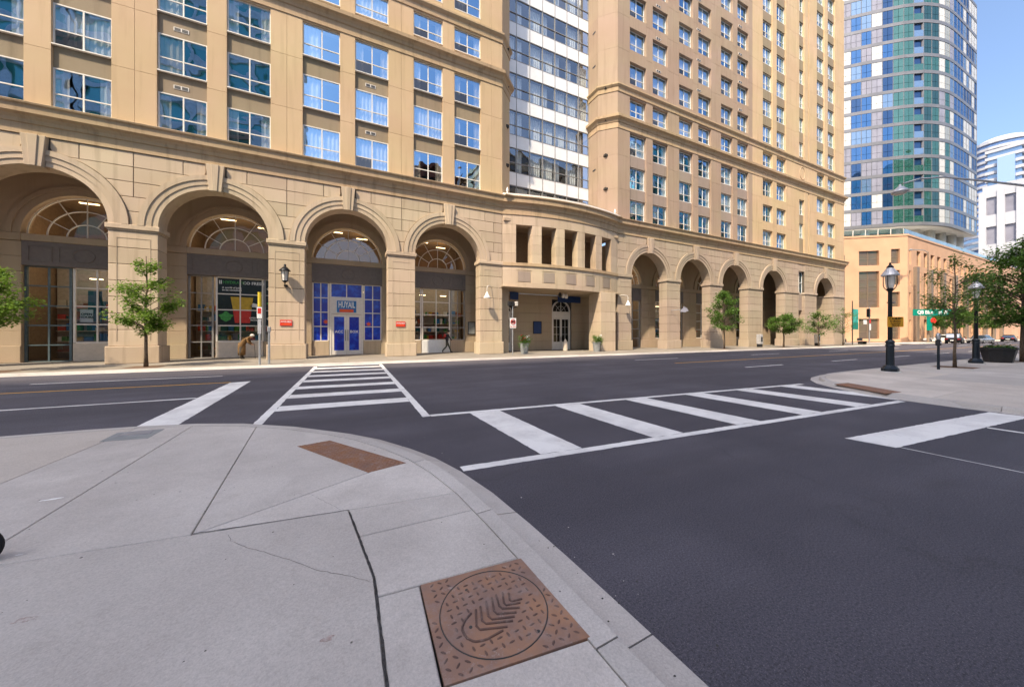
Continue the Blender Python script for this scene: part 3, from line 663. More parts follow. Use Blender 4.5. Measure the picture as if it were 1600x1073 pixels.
def vent(x, z, y=D):
    o = inst('vent_grille', cmesh(('vent',), lambda b: b.box(0, .62, -.02, .03, 0, .2), 'white_frame'), hotel, (x, y, z))
    for dx in (.04, .34): inst('louvre', cmesh(('ventl',), lambda b: b.box(0, .24, -.03, -.015, .03, .17), 'screen'), o, (x + dx, y, z))
def zone(x0, x1, cols, rows, zlo, zhi, style, wm, sm, vents=()):
    """cols: window left edges and widths; rows: (z, h)"""
    edges = [x0] + [v for c, w_ in cols for v in (c, c + w_)] + [x1]
    zb = [zlo] + [z - .36 for z, h in rows[1:]] + [zhi]
    for i in range(0, len(edges), 2):       # pilaster panels, split at wide piers and at every floor
        a, c = edges[i], edges[i + 1]; xs = [a, (a + c) / 2, c] if c - a > 1.3 else [a, c]
        for p, q in zip(xs, xs[1:]):
            for z0, z1 in zip(zb, zb[1:]): block('wall_panel', p + .005, q - .005, D, D + .6, z0 + .005, z1 - .005, wm, hotel, .006)
    for ci, (c, w_) in enumerate(cols):
        prev = zlo
        for ri, (z, h) in enumerate(rows):
            yy = D + .14 if style == 'strip' else D
            if z - prev > .08: block('spandrel_panel', c + .003, c + w_ - .003, yy, D + .6, prev + .004, z - .056, sm, hotel, .006)
            if ci in vents and ri > 0: vent(c + w_ * .3, prev + .34, yy)
            window(c, z, w_, h, .55 if style == 'strip' else .8); prev = z + h
        if zhi - prev > .08: block('spandrel_panel', c + .003, c + w_ - .003, D + .02, D + .6, prev + .004, zhi - .004, wm, hotel, .006)
WL = 2.0
colsL = [(x, WL) for c in (-13.06, -6.52, -.06, 6.43) for x in (c - 2.43, c + .43)]
rowsA = [(12.25, 1.98), (15.32, 1.98), (18.42, 1.98)]
zone(-17.2, 10.62, colsL, rowsA, 12.2, 20.5, 'strip', 'precast', 'spandrel', (2, 5))
zone(-17.2, 10.62, colsL, [(22.1, 1.6)], 21.75, 23.86, 'strip', 'precast', 'spandrel')
zone(-17.2, 10.62, colsL, [(25.05, 2.0), (28.25, 2.0)], 24.62, 31, 'punched', 'precast', 'precast')
block('wall_panel', -32, -17.21, D, D + .6, 12.2, 31, 'precast', hotel)
block('upper_wall', -32, 10.62, D + .05, D + .6, 31.0, 42, 'precast', hotel)
# chamfered corners beside the glazed infill
def corner(path, za, mat):
    for p, q in zip(path, path[1:]):
        for z0, z1 in zip(za, za[1:]):
            d = (Vector(q) - Vector(p)).normalized(); n = Vector((d.y, -d.x)); b = MB(); a = Vector(p) + d * .004; c = Vector(q) - d * .004
            b.prism([(a.x, a.y, z0 + .005), (c.x, c.y, z0 + .005), (c.x, c.y, z1 - .005), (a.x, a.y, z1 - .005)], (-n.x * .5, -n.y * .5, 0)); b.build('corner_panel', mat, hotel)
ZC = [12.2, 14.96, 18.06, 20.52]; ZU = [21.75, 23.86]; 
corner([(10.62, D), (11.8, D + 1.18), (11.8, 26.6)], ZC, 'precast'); corner([(10.62, D), (11.8, D + 1.18), (11.8, 26.6)], ZU, 'precast'); corner([(10.62, D), (11.8, D + 1.18), (11.8, 26.6)], [24.6, 27.8, 31, 42], 'precast')
rp = [(20.96, 26.6), (20.96, D + 1.24), (22.2, D)]
corner(rp, ZC, 'precast_shaded'); corner(rp, ZU, 'precast_shaded'); corner(rp, [24.6, 27.9, 31.1, 34.3, 37.5, 40.7, 43.9, 50.5], 'precast_shaded')
for z in (13.2, 17.0, 26.8, 30.0): MB().box(20.94, 20.97, 25.4, 25.8, z, z + .14).build('wall_vent', 'screen', hotel)
# right wing
WR = 2.08
colsR1 = [(c + s, WR) for c in (26.22, 32.92, 39.66) for s in (-2.52, .44)]
colsR2 = [(45.12, WR), (48.1, WR)]; colsR3 = [(57.9, WR), (60.88, WR)]
up = [(25.05 + 3.2 * k, 2.02) for k in range(8)]
zone(22.2, 43.0, colsR1, rowsA, 12.2, 20.5, 'strip', 'precast_shaded', 'spandrel_grey')
zone(22.2, 43.0, colsR1, [(22.1, 1.6)], 21.75, 23.86, 'strip', 'precast_shaded', 'spandrel_grey')
zone(22.2, 43.0, colsR1, up, 24.62, 50.5, 'punched', 'precast_shaded', 'precast_shaded')
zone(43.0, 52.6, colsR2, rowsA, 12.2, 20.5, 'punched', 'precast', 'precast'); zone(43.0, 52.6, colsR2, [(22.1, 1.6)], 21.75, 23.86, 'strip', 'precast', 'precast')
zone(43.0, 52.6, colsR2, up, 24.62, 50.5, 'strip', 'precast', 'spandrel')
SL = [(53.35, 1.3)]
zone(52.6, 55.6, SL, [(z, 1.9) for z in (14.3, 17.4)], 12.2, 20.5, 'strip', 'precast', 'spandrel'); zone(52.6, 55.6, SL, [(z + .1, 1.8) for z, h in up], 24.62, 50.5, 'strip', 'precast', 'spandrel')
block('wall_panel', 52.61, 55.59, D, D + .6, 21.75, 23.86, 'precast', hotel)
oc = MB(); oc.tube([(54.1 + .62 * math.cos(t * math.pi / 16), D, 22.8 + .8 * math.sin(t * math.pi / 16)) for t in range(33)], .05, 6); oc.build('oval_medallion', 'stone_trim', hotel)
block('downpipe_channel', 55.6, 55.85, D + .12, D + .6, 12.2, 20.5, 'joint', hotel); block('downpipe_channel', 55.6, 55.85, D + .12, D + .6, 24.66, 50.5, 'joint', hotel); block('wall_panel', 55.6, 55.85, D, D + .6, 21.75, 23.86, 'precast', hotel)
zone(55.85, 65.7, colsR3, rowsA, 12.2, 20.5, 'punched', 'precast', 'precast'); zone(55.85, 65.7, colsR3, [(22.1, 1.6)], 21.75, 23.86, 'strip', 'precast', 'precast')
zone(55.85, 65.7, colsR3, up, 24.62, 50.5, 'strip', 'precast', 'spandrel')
for k, x in enumerate((29.5, 36.2, 43.4)):       # small paired vents above the punched windows
    for j in range(7): vent(x - 6.3 + (3.9 if k == 0 else 3.2), 27.25 + 3.2 * j, D - .0)
for x0, x1, z1 in ((-32, 11.6, 42), (21.2, 65.1, 50.5)): MB().box(x0, x1, D + 1.5, D + 1.6, 12.0, z1).build('room_backing', 'room', hotel)
for zf in (15.0, 18.1, 21.3, 24.3): MB().box(-31.9, 11.5, D + .61, D + 1.49, zf - .1, zf + .1).build('floor_slab', 'room', hotel); MB().box(21.3, 65, D + .61, D + 1.49, zf - .1, zf + .1).build('floor_slab', 'room', hotel)
# slot window in the arcade wall
so_ = inst('window', cmesh(('slotwin',), lambda b: [b.box(0, 1.5, .3, .38, 0, .06), b.box(0, 1.5, .3, .38, 1.4, 1.46), b.box(0, 1.5, .3, .38, 2.85, 2.9), b.box(0, .06, .3, .38, .06, 2.85), b.box(1.44, 1.5, .3, .38, .06, 2.85), b.box(.72, .78, .3, .38, .06, 2.85)], 'white_frame'), hotel, (53.2, D, 6.93))
inst('pane', cmesh(('slotp',), lambda b: pane_m(b, 1.4, 2.8), 'glass_win'), so_, (53.25, D + .34, 6.98)); MB().box(53.2, 54.7, D + 1.2, D + 1.25, WZ, 9.9).build('room_backing', 'room', hotel)
# glazed infill between the wings
XS = [11.82, 13.14, 14.46, 15.78, 17.10, 18.42, 19.74, 20.94]; YI = 26.42
for k in range(-1, 6):
    zw = 15.6 + 3.25 * k
    for x0, x1 in zip(XS, XS[1:]):
        w_ = x1 - x0
        block('infill_spandrel', x0 + .012, x1 - .012, YI, YI + .1, zw - 1.13, zw - .02, 'white_panel', hotel, .01)
        inst('infill_pane', cmesh(('ip', round(w_, 2), 0), lambda b: pane_m(b, w_ - .07, .78), 'glass_infill'), hotel, (x0 + .035, YI + .05, zw + .02))
        inst('infill_pane', cmesh(('ip', round(w_, 2), 1), lambda b: pane_m(b, w_ - .07, 1.22), 'glass_infill'), hotel, (x0 + .035, YI + .05, zw + .85))
        r_ = rw.random()
        if r_ < .92: inst('infill_curtain', cmesh(('ic', round(w_, 2), int(r_ * 4)), lambda b: curtain_wave(b, .04, w_ * (1 if r_ < .5 else .55) - .04, 2.1, .35), 'curtain'), hotel, (x0, YI, zw))
    m = MB()
    for x in XS: m.box(x - .03, x + .03, YI - .02, YI + .1, zw - 1.15, zw + 2.1)
    for z in (zw - .01, zw + .82, zw + 2.09): m.box(XS[0], XS[-1], YI - .012, YI + .09, z - .025, z + .025)
    m.build('infill_mullions', 'grey_frame', hotel)
MB().box(11.8, 20.96, YI + .9, YI + 1, 11.5, 36).build('room_backing', 'room', hotel)
# bowed entrance: loggia, parapet, porch
def cbox(name, x0, x1, z0, z1, y_out, th, mat, n=5):
    b = MB(); xs = [x0 + (x1 - x0) * i / n for i in range(n + 1)]; pts = [(x, bow(x) - y_out, z0) for x in xs] + [(x, bow(x) - y_out + th, z0) for x in xs[::-1]]
    b.prism(pts, (0, 0, z1 - z0)); return b.build(name, mat, hotel)
OP = [(c - .64, c + .64) for c in (12.3, 14.35, 16.4, 18.45, 20.5)]
ed = [10.63] + [v for o in OP for v in o] + [22.19]
for i in range(0, len(ed), 2):
    for k in range(4): cbox('stone_block', ed[i] + .005, ed[i + 1] - .005, 7.1 + k * .735 + .005, 7.1 + (k + 1) * .735 - .005, 0, .75, 'stone', 3)
for a, c in zip([10.63, 13.3, 16.4, 19.5], [13.3, 16.4, 19.5, 22.19]): cbox('stone_block', a + .005, c - .005, 10.05, 10.79, 0, .75, 'stone')
cbox('loggia_ledge', 10.64, 22.18, 6.86, 7.09, .09, .9, 'stone_trim', 24); 
cbox('parapet', 10.64, 22.18, 5.22, 6.86, -.03, .7, 'stone', 24); cbox('parapet_band', 10.64, 22.18, 5.2, 5.55, 0.0, .08, 'stone', 24); cbox('parapet_band', 10.64, 22.18, 6.55, 6.855, .0, .08, 'stone', 24)
e2 = [10.64] + [v for o in OP for v in (o[0] + .06, o[1] - .06)] + [22.18]
for i in range(0, len(e2), 2): cbox('parapet_band', e2[i], e2[i + 1], 5.555, 6.545, .0, .08, 'stone', 3)
for a, c in OP: cbox('parapet_panel', a + .16, c - .16, 5.66, 6.44, .0, .05, 'spandrel_grey', 3)
MB().box(10.7, 22.1, D + .8, 27.2, 6.9, 7.05).build('loggia_floor', 'porch_stone', hotel); MB().box(10.7, 22.1, D - .2, 27.0, 10.3, 10.5).build('loggia_ceiling', 'porch_stone', hotel)
MB().box(10.6, 22.2, 26.0, 26.2, 7.05, 10.3).build('loggia_back_wall', 'ceiling_brown', hotel)
MB().box(10.62, 22.2, D - .7, 26.5, 12.05, 12.12).build('terrace_deck', 'porch_stone', hotel)
sweep(MB(), bowpath, [(-.28, 12.1), (.30, 12.1), (.30, 12.32), (-.28, 12.34)]).build('terrace_coping', 'white_frame', hotel)
for x in (10.95, 21.6): MB().lathe([(.06, 0), (.06, .1), (.03, .14), (.08, .22), (.10, .32), (.05, .42), (.02, .52)], (x, bow(x) - .12, 12.3), 10).build('finial', 'white_paint', hotel, True)
MB().box(10.5, 22.3, D - .4, 27, 5.2, 5.24).build('porch_ceiling', 'porch_stone', hotel)
# porch piers and back wall
block('porch_pier', 10.75, 11.45, 24.4, 26.9, WZ, 5.2, 'porch_stone', hotel); 
for k in range(6): block('stone_block', 19.55, 21.2, 23.0, 24.6, WZ + .85 * k + .006, WZ + .85 * (k + 1) - .006, 'stone', hotel, .014)
for a, c, z0, z1 in ((10.6, 12.0, 0, 5.2), (13.05, 17.15, 0, 5.2), (19.35, 22.6, 0, 5.2), (12.0, 13.05, 4.3, 5.2), (17.15, 19.35, 4.85, 5.2)):
    zz = [z0 + WZ if z0 == 0 else z0]; 
    while zz[-1] + .85 < z1 - .2: zz.append(zz[-1] + .85)
    zz.append(z1)
    for p, q in zip(zz, zz[1:]): block('stone_block', a + .005, c - .005, 27.0, 27.5, p + .005, q - .005, 'porch_stone', hotel, .012)
block('wall_body', 10.6, 12.0, 27.05, 27.6, WZ, 5.2, 'joint', hotel, 0); block('wall_body', 13.05, 17.15, 27.05, 27.6, WZ, 5.2, 'joint', hotel, 0); block('wall_body', 19.35, 22.6, 27.05, 27.6, WZ, 5.2, 'joint', hotel, 0)
MB().box(10.6, 24, 28.2, 28.3, WZ, 5.3).build('room_backing', 'room', hotel)
def arched_door(x0, x1, zd, zf, name):
    w_ = x1 - x0; cx = (x0 + x1) / 2; r = w_ / 2 - .02
    b = MB(); y = 27.12
    pts = [(x0, WZ), (x0, zf)] + [(cx - (r + .02) * math.cos(t * math.pi / 14), zf + (r + .02) * math.sin(t * math.pi / 14)) for t in range(15)] + [(x1, zf), (x1, WZ)]
    ins = [(x1 - .1, WZ), (x1 - .1, zf)] + [(cx + (r - .1) * math.cos(t * math.pi / 14), zf + (r - .1) * math.sin(t * math.pi / 14)) for t in range(15)] + [(x0 + .1, zf), (x0 + .1, WZ)]
    b.prism([(x, y, z) for x, z in pts + ins], (0, .15, 0)); b.box(x0 + .1, x1 - .1, y + .02, y + .13, zd, zf)
    b.box(cx - .02, cx + .02, y + .03, y + .1, zf, zf + r - .1)
    for a in (45, 135): b.tube([(cx, y + .06, zf), (cx + (r - .1) * math.cos(R(a)), y + .06, zf + (r - .1) * math.sin(R(a)))], .018, 4)
    b.tube([(cx + r * .5 * math.cos(t * math.pi / 12), y + .06, zf + r * .5 * math.sin(t * math.pi / 12)) for t in range(13)], .018, 4)
    dr = b.build(name, 'white_frame', hotel)
    for s in (0, 1):
        a, c = (x0 + .11, cx - .008) if s == 0 else (cx + .008, x1 - .11)
        l = MB(); l.box(a, a + .1, y + .03, y + .1, WZ + .02, zd - .01); l.box(c - .1, c, y + .03, y + .1, WZ + .02, zd - .01)
        l.box(a + .1, c - .1, y + .03, y + .1, WZ + .02, .85); l.box(a + .1, c - .1, y + .03, y + .1, zd - .14, zd - .01); m = (a + c) / 2; l.box(m - .015, m + .015, y + .04, y + .09, .85, zd - .14)
        for z in (1.55, 2.25): l.box(a + .1, m - .015, y + .04, y + .09, z - .015, z + .015); l.box(m + .015, c - .1, y + .04, y + .09, z - .015, z + .015)
        lf = l.build('door_leaf', 'white_frame', hotel); MB().poly([(a, y + .065, .8), (c, y + .065, .8), (c, y + .065, zd - .05), (a, y + .065, zd - .05)]).build('pane', 'glass_shop', lf)
        MB().tube([(cx + (s * 2 - 1) * .06, y - .02, 1.0), (cx + (s * 2 - 1) * .06, y - .02, 1.35)], .015, 6).build('handle', 'dark_metal', lf)
    MB().poly([(cx + r * math.cos(t * math.pi / 14), y + .07, zf + r * math.sin(t * math.pi / 14)) for t in range(15)]).build('pane', 'glass_shop', dr)
arched_door(17.2, 19.3, 3.12, 3.72, 'entrance_door'); arched_door(12.02, 13.03, 3.0, 3.6, 'side_door')
# ---- inner arcade wall, storefronts, interiors
YB = 27.0; RB = 2.27; ZB = 6.86
def inner_bay(cx, half0=3.27, half1=3.27, r=RB):
    b = MB(); pts = [(cx - half0, ZB)] + [(cx - r * math.cos(t * math.pi / 20), ZB + r * math.sin(t * math.pi / 20)) for t in range(21)] + [(cx + half1, ZB), (cx + half1, 10.4), (cx - half0, 10.4)]
    b.prism([(x, YB, z) for x, z in pts], (0, .5, 0)); b.build('inner_wall', 'porch_stone', hotel)
    a = MB()
    for r0, r1, y in ((r, r + .3, YB - .06), (r + .3, r + .5, YB - .1)):
        an = [math.pi * i / 24 for i in range(25)]; pts = [(cx + r0 * math.cos(t), ZB + r0 * math.sin(t)) for t in an] + [(cx + r1 * math.cos(t), ZB + r1 * math.sin(t)) for t in an[::-1]]
        a.prism([(x, y, z) for x, z in pts], (0, YB + .02 - y, 0))
    a.build('inner_archivolt', 'porch_stone', hotel)
    for s, hf in ((-1, half0), (1, half1)):
        xa, xb = sorted((cx + s * r, cx + s * hf))
        block('stone_block', xa - .05, xb, YB - .05, YB + .5, WZ, .98, 'porch_stone', hotel, .02); n = 7
        for k in range(n): block('stone_block', xa, xb, YB, YB + .5, .98 + k * .78 + .005, .98 + (k + 1) * .78 - .005, 'porch_stone', hotel, .012)
        block('impost', xa - .05, xb + .0, YB - .07, YB + .5, 6.46, 6.85, 'porch_stone', hotel, .02)
def fan(cx, y, r, mat='white_frame', gm='glass_fan'):
    b = MB(); an = [math.pi * i / 24 for i in range(25)]; rings = (r * .34, r * .66, r * .97)
    for q in rings: b.tube([(q * math.cos(t), 0, q * math.sin(t)) for t in an], .035, 4)
    for k in range(1, 6):
        t = math.pi * k / 6; q0 = 0 if k == 3 else rings[0]; b.tube([(q0 * math.cos(t), 0, q0 * math.sin(t)), (r * math.cos(t), 0, r * math.sin(t))], .028, 4)
    b.box(-r, r, -.04, .04, -.05, .03)
    o = inst('fan_window', cmesh(('fan', round(r, 2)), lambda m: (m.v.extend(b.v), m.f.extend(b.f), m.m.extend(b.m)), mat), hotel, (cx, y, ZB))
    for q0, q1, nn in ((0, rings[0], 1), (rings[0], rings[1], 6), (rings[1], rings[2], 6)):
        for k in range(nn):
            a0, a1 = math.pi * k / nn, math.pi * (k + 1) / nn; st = 12 // nn
            def fn(m): 
                t = [a0 + (a1 - a0) * i / st for i in range(st + 1)]; m.poly([(q1 * math.cos(x), 0, q1 * math.sin(x)) for x in t] + ([(q0 * math.cos(x), 0, q0 * math.sin(x)) for x in t[::-1]] if q0 else []))
            inst('pane', cmesh(('fanp', round(r, 2), round(q0, 2), k, gm), fn, gm), o, (cx, y + .01, ZB))
def lintel(cx, r):
    l = block('lintel_panel', cx - r, cx + r, YB - .02, YB + .4, 5.2, 6.48, 'dark_panel', hotel, .02)
    for a, c in ((-.9, -.52), (-.42, .42), (.52, .9)):
        m = MB(); x0, x1 = cx + a * r, cx + c * r
        for q in ((x0, x1, 5.42, 5.46), (x0, x1, 6.2, 6.24), (x0, x0 + .04, 5.46, 6.2), (x1 - .04, x1, 5.46, 6.2)): m.box(q[0], q[1], YB - .045, YB - .015, q[2], q[3])
        m.build('raised_panel', 'dark_panel', l)
    m = MB(); m.tube([(cx + .42 * math.cos(t * math.pi / 12), YB - .03, 5.83 + .36 * math.sin(t * math.pi / 12)) for t in range(25)], .03, 5); m.build('roundel', 'dark_panel', l)
    block('sill_band', cx - r, cx + r, YB - .06, YB + .45, 6.485, 6.85, 'porch_stone', hotel, .02)
def shop(cx, sections, name='storefront'):
    """sections: (x0,x1,ncol,[z levels],frame,glass list or name,bulkhead material)"""
    y = YB + .2
    for x0, x1, nc, zs, fm, gm, bk in sections:
        x0 += cx; x1 += cx; b = MB(); w_ = .065
        b.box(x0, x0 + w_ * 1.4, y - .05, y + .06, zs[0], zs[-1]); b.box(x1 - w_ * 1.4, x1, y - .05, y + .06, zs[0], zs[-1])
        for z in zs: b.box(x0 + w_ * 1.4, x1 - w_ * 1.4, y - .04, y + .05, z - w_ / 2, z + w_ / 2)
        for k in range(1, nc):
            x = x0 + (x1 - x0) * k / nc
            for z0, z1 in zip(zs, zs[1:]): b.box(x - w_ / 2, x + w_ / 2, y - .035, y + .045, z0 + w_ / 2, z1 - w_ / 2)
        o = b.build(name, fm, hotel)
        for k in range(nc):
            for j, (z0, z1) in enumerate(zip(zs, zs[1:])):
                g_ = gm if isinstance(gm, str) else gm[j]; pw = (x1 - x0) / nc
                inst('pane', cmesh(('sp', round(pw, 3), round(z1 - z0, 3), g_), lambda m: pane_m(m, pw, z1 - z0), g_), o, (x0 + pw * k, y + .01, z0))
        if bk: block('bulkhead', x0, x1, y - .08, y + .1, WZ, zs[0] - .03, bk, hotel, .015)
ZR = [1.12, 2.12, 3.12, 4.12, 5.17]
opaque_glass('blue_film', (.004, .022, .20), .02, .05)
def bluef():
    t = MATS['blue_film'].node_tree; b = t.nodes['Principled BSDF']; f = noise(t, 1.6, 6, rough=.65)
    t.links.new(mix(t, ramp(t, f, .45, .75), (.006, .02, .36), (.03, .17, .9)), b.inputs['Base Color'])
bluef()
for c in ARL: inner_bay(c, 3.27, 3.27)
BN = [22.65, 29.575, 36.31, 43.585, 53.9, 65.15]
for i, c in enumerate(ARR): inner_bay(c, c - BN[i], BN[i + 1] - c)
for c in ARL[:2]: 
    lintel(c, RB); fan(c, YB + .25, RB); shop(c, [(-2.25, -.55, 2, [WZ + .02, 1.0, 2.05, 3.1, 4.15, 5.17], 'teal_frame', ['screen_glass', 'glass_shop', 'glass_shop', 'glass_shop', 'glass_shop'], None), (-.5, 2.25, 3, ZR, 'white_frame', 'glass_shop', 'bulkhead')])
c = ARL[2]; lintel(c, RB); fan(c, YB + .25, RB)
shop(c, [(-2.25, -1.05, 2, [WZ + .02, 1.1, 2.12, 3.12, 4.12, 5.17], 'grey_frame', ['screen_glass', 'glass_shop', 'glass_shop', 'glass_shop', 'glass_shop'], None), (-.95, 1.5, 2, ZR, 'white_frame', 'glass_shop', 'bulkhead'), (1.53, 2.25, 1, ZR, 'grey_frame', 'glass_shop', 'porch_stone')])
c = ARL[3]; lintel(c, RB); fan(c, YB + .25, RB)
shop(c, [(-2.25, -1.22, 2, ZR, 'white_frame', 'blue_film', 'stone'), (1.0, 2.25, 2, ZR, 'white_frame', 'blue_film', 'stone'), (-1.18, .96, 2, [4.2, 5.17], 'white_frame', 'blue_film', None)])
c = ARL[4]; lintel(c, RB); fan(c, YB + .25, RB)
shop(c, [(-2.25, -1.3, 1, ZR, 'white_frame', 'glass_shop', 'porch_stone'), (-1.26, 1.0, 2, ZR, 'white_frame', 'glass_shop', 'white_paint'), (1.04, 2.25, 2, ZR, 'grey_frame', 'glass_shop', 'porch_stone')])
for c in ARR:
    lintel(c, RB); fan(c, YB + .25, RB); shop(c, [(-2.25, 0, 2, ZR, 'white_frame', 'glass_shop', 'porch_stone'), (.04, 2.25, 2, [WZ + .02, 1.12, 2.12, 3.12, 4.12, 5.17], 'grey_frame', 'glass_shop', None)])
# double doors with a blue printed film, frame and fascia
cx = ARL[3]; y = YB + .18; X0, X1 = cx - 1.14, cx + .93; xm = (X0 + X1) / 2
fr = MB(); fr.box(X0 - .05, X0 + .06, y - .06, y + .08, WZ, 5.2); fr.box(X1 - .06, X1 + .05, y - .06, y + .08, WZ, 5.2); fr.box(X0 + .06, X1 - .06, y - .03, y + .06, 3.02, 4.17); dfr = fr.build('door_frame', 'white_frame', hotel)
for s in (0, 1):
    a, c = (X0 + .07, xm - .006) if s == 0 else (xm + .006, X1 - .07); l = MB(); l.box(a, a + .16, y - .03, y + .05, WZ + .02, 2.98); l.box(c - .16, c, y - .03, y + .05, WZ + .02, 2.98); l.box(a + .16, c - .16, y - .03, y + .05, WZ + .02, .42); l.box(a + .16, c - .16, y - .03, y + .05, 2.82, 2.98)
    lf = l.build('door_leaf', 'white_frame', hotel); MB().poly([(a, y + .01, .4), (c, y + .01, .4), (c, y + .01, 2.9), (a, y + .01, 2.9)]).build('pane', 'blue_film', lf)
    MB().tube([(xm + (s * 2 - 1) * .08, y - .07, 1.1), (xm + (s * 2 - 1) * .08, y - .07, 1.9)], .018, 6).build('handle', 'dark_metal', lf)
    text('door_lettering', 'ACC' if s == 0 else 'BOX', .26, 'white_paint', ((a + c) / 2, y - .002, 1.75), lf)
sg = MB().box(xm - .66, xm + .66, y - .09, y - .035, 3.1, 4.0).build('shop_sign', 'white_paint', dfr); MB().box(xm - .63, xm + .63, y - .10, y - .088, 3.13, 3.97).build('sign_face', 'sky_sign', dfr)
text('sign_lettering', 'HUYAIL', .60, 'white_paint', (xm, y - .105, 3.66), dfr, sx=.52); MB().box(xm - .46, xm + .44, y - .112, y - .10, 3.15, 3.36).build('sign_strip', 'orange_sign', dfr)
for dx, z in ((-1.42, 2.45), (1.35, 2.32)): 
    b = MB(); b.poly([(cx + dx + (.2 if k % 2 == 0 else .09) * math.cos(k * math.pi / 8), YB + .2, z + (.2 if k % 2 == 0 else .09) * math.sin(k * math.pi / 8)) for k in range(16)]); b.build('film_emblem', 'orange_sign', dfr)
# juice bar posters behind the second bay's glass
cx = ARL[2]; y = YB + .185
pb = MB().box(cx - .9, cx + 2.2, y, y + .02, 2.15, 5.1).build('window_poster', 'poster_dark', hotel)
def pp(name, pts, m, dy=.006): return MB().prism([(cx + x, y - dy, z) for x, z in pts], (0, .004, 0)).build(name, m, pb)
pp('printed_cup_top', [(-.22, 3.95), (.95, 3.95), (.85, 3.1), (-.1, 3.1)], 'poster_yellow'); pp('printed_cup_base', [(-.1, 3.1), (.85, 3.1), (.78, 2.3), (.0, 2.3)], 'poster_red')
pp('printed_broccoli', [(-.45 + .33 * (1 + .2 * math.sin(5 * t)) * math.cos(t), 2.7 + .27 * (1 + .2 * math.cos(4 * t)) * math.sin(t)) for t in [k * math.pi / 12 for k in range(24)]], 'poster_green', .01)
text('poster_lettering', 'II', .32, 'white_paint', (cx - .72, y - .012, 4.85), pb); text('poster_lettering', 'HYDRATE', .25, 'poster_green', (cx - .05, y - .012, 4.85), pb); text('poster_lettering', 'CO FRESH', .25, 'white_paint', (cx + .98, y - .012, 4.85), pb)
text('poster_lettering', 'A world of juice\nto be consumed', .15, 'white_paint', (cx - .15, y - .012, 4.45), pb); text('poster_lettering', 'OPEN DAYS\nMON-SAT', .14, 'white_paint', (cx + 1.12, y - .012, 2.55), pb)
for z, m in ((4.55, 'curtain_cream'), (3.6, 'poster_green'), (2.6, 'curtain_cream')): pp('printed_badge', [(1.85, z - .2), (2.05, z), (1.85, z + .2), (1.65, z)], m)
pp('printed_wave', [(.75, 3.35), (1.3, 3.3), (1.25, 3.5), (.95, 3.6)], 'curtain')
cx = ARL[1]; MB().box(cx + .0, cx + .55, YB + .28, YB + .3, 2.3, 4.0).build('window_poster', 'poster_teal', hotel); MB().box(cx - .28, cx + .22, YB + .24, YB + .26, 2.25, 2.95).build('notice_board', 'white_paint', hotel)
text('notice_lettering', 'OPEN\nHOURS', .17, 'black_metal', (cx - .03, YB + .232, 2.6), hotel)
for k in range(5): MB().box(cx + .5 + .3 * k, cx + .72 + .3 * k, YB + .9, YB + 1.1, 1.15, 1.5 + .12 * (k % 3)).build('display_box', ('curtain', 'poster_red', 'sky_sign')[k % 3], hotel)
# interiors
for x0, x1 in ((-31, 10.4), (23, 65)):
    MB().box(x0, x1, 33, 33.1, WZ, 10).build('interior_wall', 'ceiling_brown', hotel); MB().box(x0, x1, 27.6, 33, 9.7, 9.8).build('interior_ceiling', 'ceiling_brown', hotel); MB().box(x0, x1, 24.7, 27.1, 10.32, 10.42).build('arcade_ceiling', 'porch_stone', hotel)
    MB().box(x0, x1, 27.5, 33, WZ - .02, WZ + .01).build('interior_floor', 'ceiling_brown', hotel)
plain('shop_wall', (.46, .40, .33), .8); emit('shop_fill', (1, .80, .56), 2.2)  # glow of the added fill panels over the shops
GOODS = ['curtain', 'poster_red', 'sky_sign', 'poster_green', 'poster_yellow', 'curtain_cream', 'poster_teal', 'brick_red']
for c in ARL + ARR[:3]:
    MB().box(c - 2.2, c + 2.2, 28.3, 29.6, 6.35, 6.42).build('shop_fill_panel', 'shop_fill', hotel)  # added glowing panel, unseen behind the lintel, brightens the shop interior
    MB().box(c - 3.1, c + 3.1, 31.0, 31.1, WZ, 6.5).build('shop_back_wall', 'shop_wall', hotel)
    if c == ARL[3]: continue
    sh = MB(); rg = random.Random(int(c * 10)); gd = MB()
    for z in (.5, 1.15, 1.8, 2.5, 3.2):
        sh.box(c - 2.9, c + 2.9, 30.5, 30.98, z - .04, z); x = c - 2.85
        while x < c + 2.7:
            w_ = rg.uniform(.12, .45); gd.mi = rg.randrange(8)
            if rg.random() < .8: gd.box(x, x + w_ * .85, 30.55, 30.9, z + .005, z + rg.uniform(.15, .5))
            x += w_
    sh.build('shop_shelf', 'bulkhead', hotel); o = gd.build('shelf_goods', GOODS, hotel); o['kind'] = 'stuff'
    tb_ = MB()
    for k in range(3): x = c - 1.6 + 1.5 * k; tb_.box(x, x + .9, 28.6, 29.3, .78, .84); tb_.box(x + .4, x + .5, 28.9, 29.0, WZ, .78)
    tb_.build('shop_table', 'orange_louvre', hotel)
for c in ARL + ARR[:2]:
    MB().box(c + 3.2, c + 3.34, 27.5, 33, WZ, 9.7).build('party_wall', 'ceiling_brown', hotel)
    for k, (dx, dy) in enumerate(((-1.2, 29), (.6, 30.2), (1.6, 28.7))): MB().box(c + dx, c + dx + .8, dy, dy + .16, 9.3, 9.34).build('ceiling_light', 'lit', hotel)
    for dx in (-1, .8): MB().box(c + dx, c + dx + .5, 29.5, 29.7, 4.9, 4.95).build('ceiling_light', 'lit', hotel)
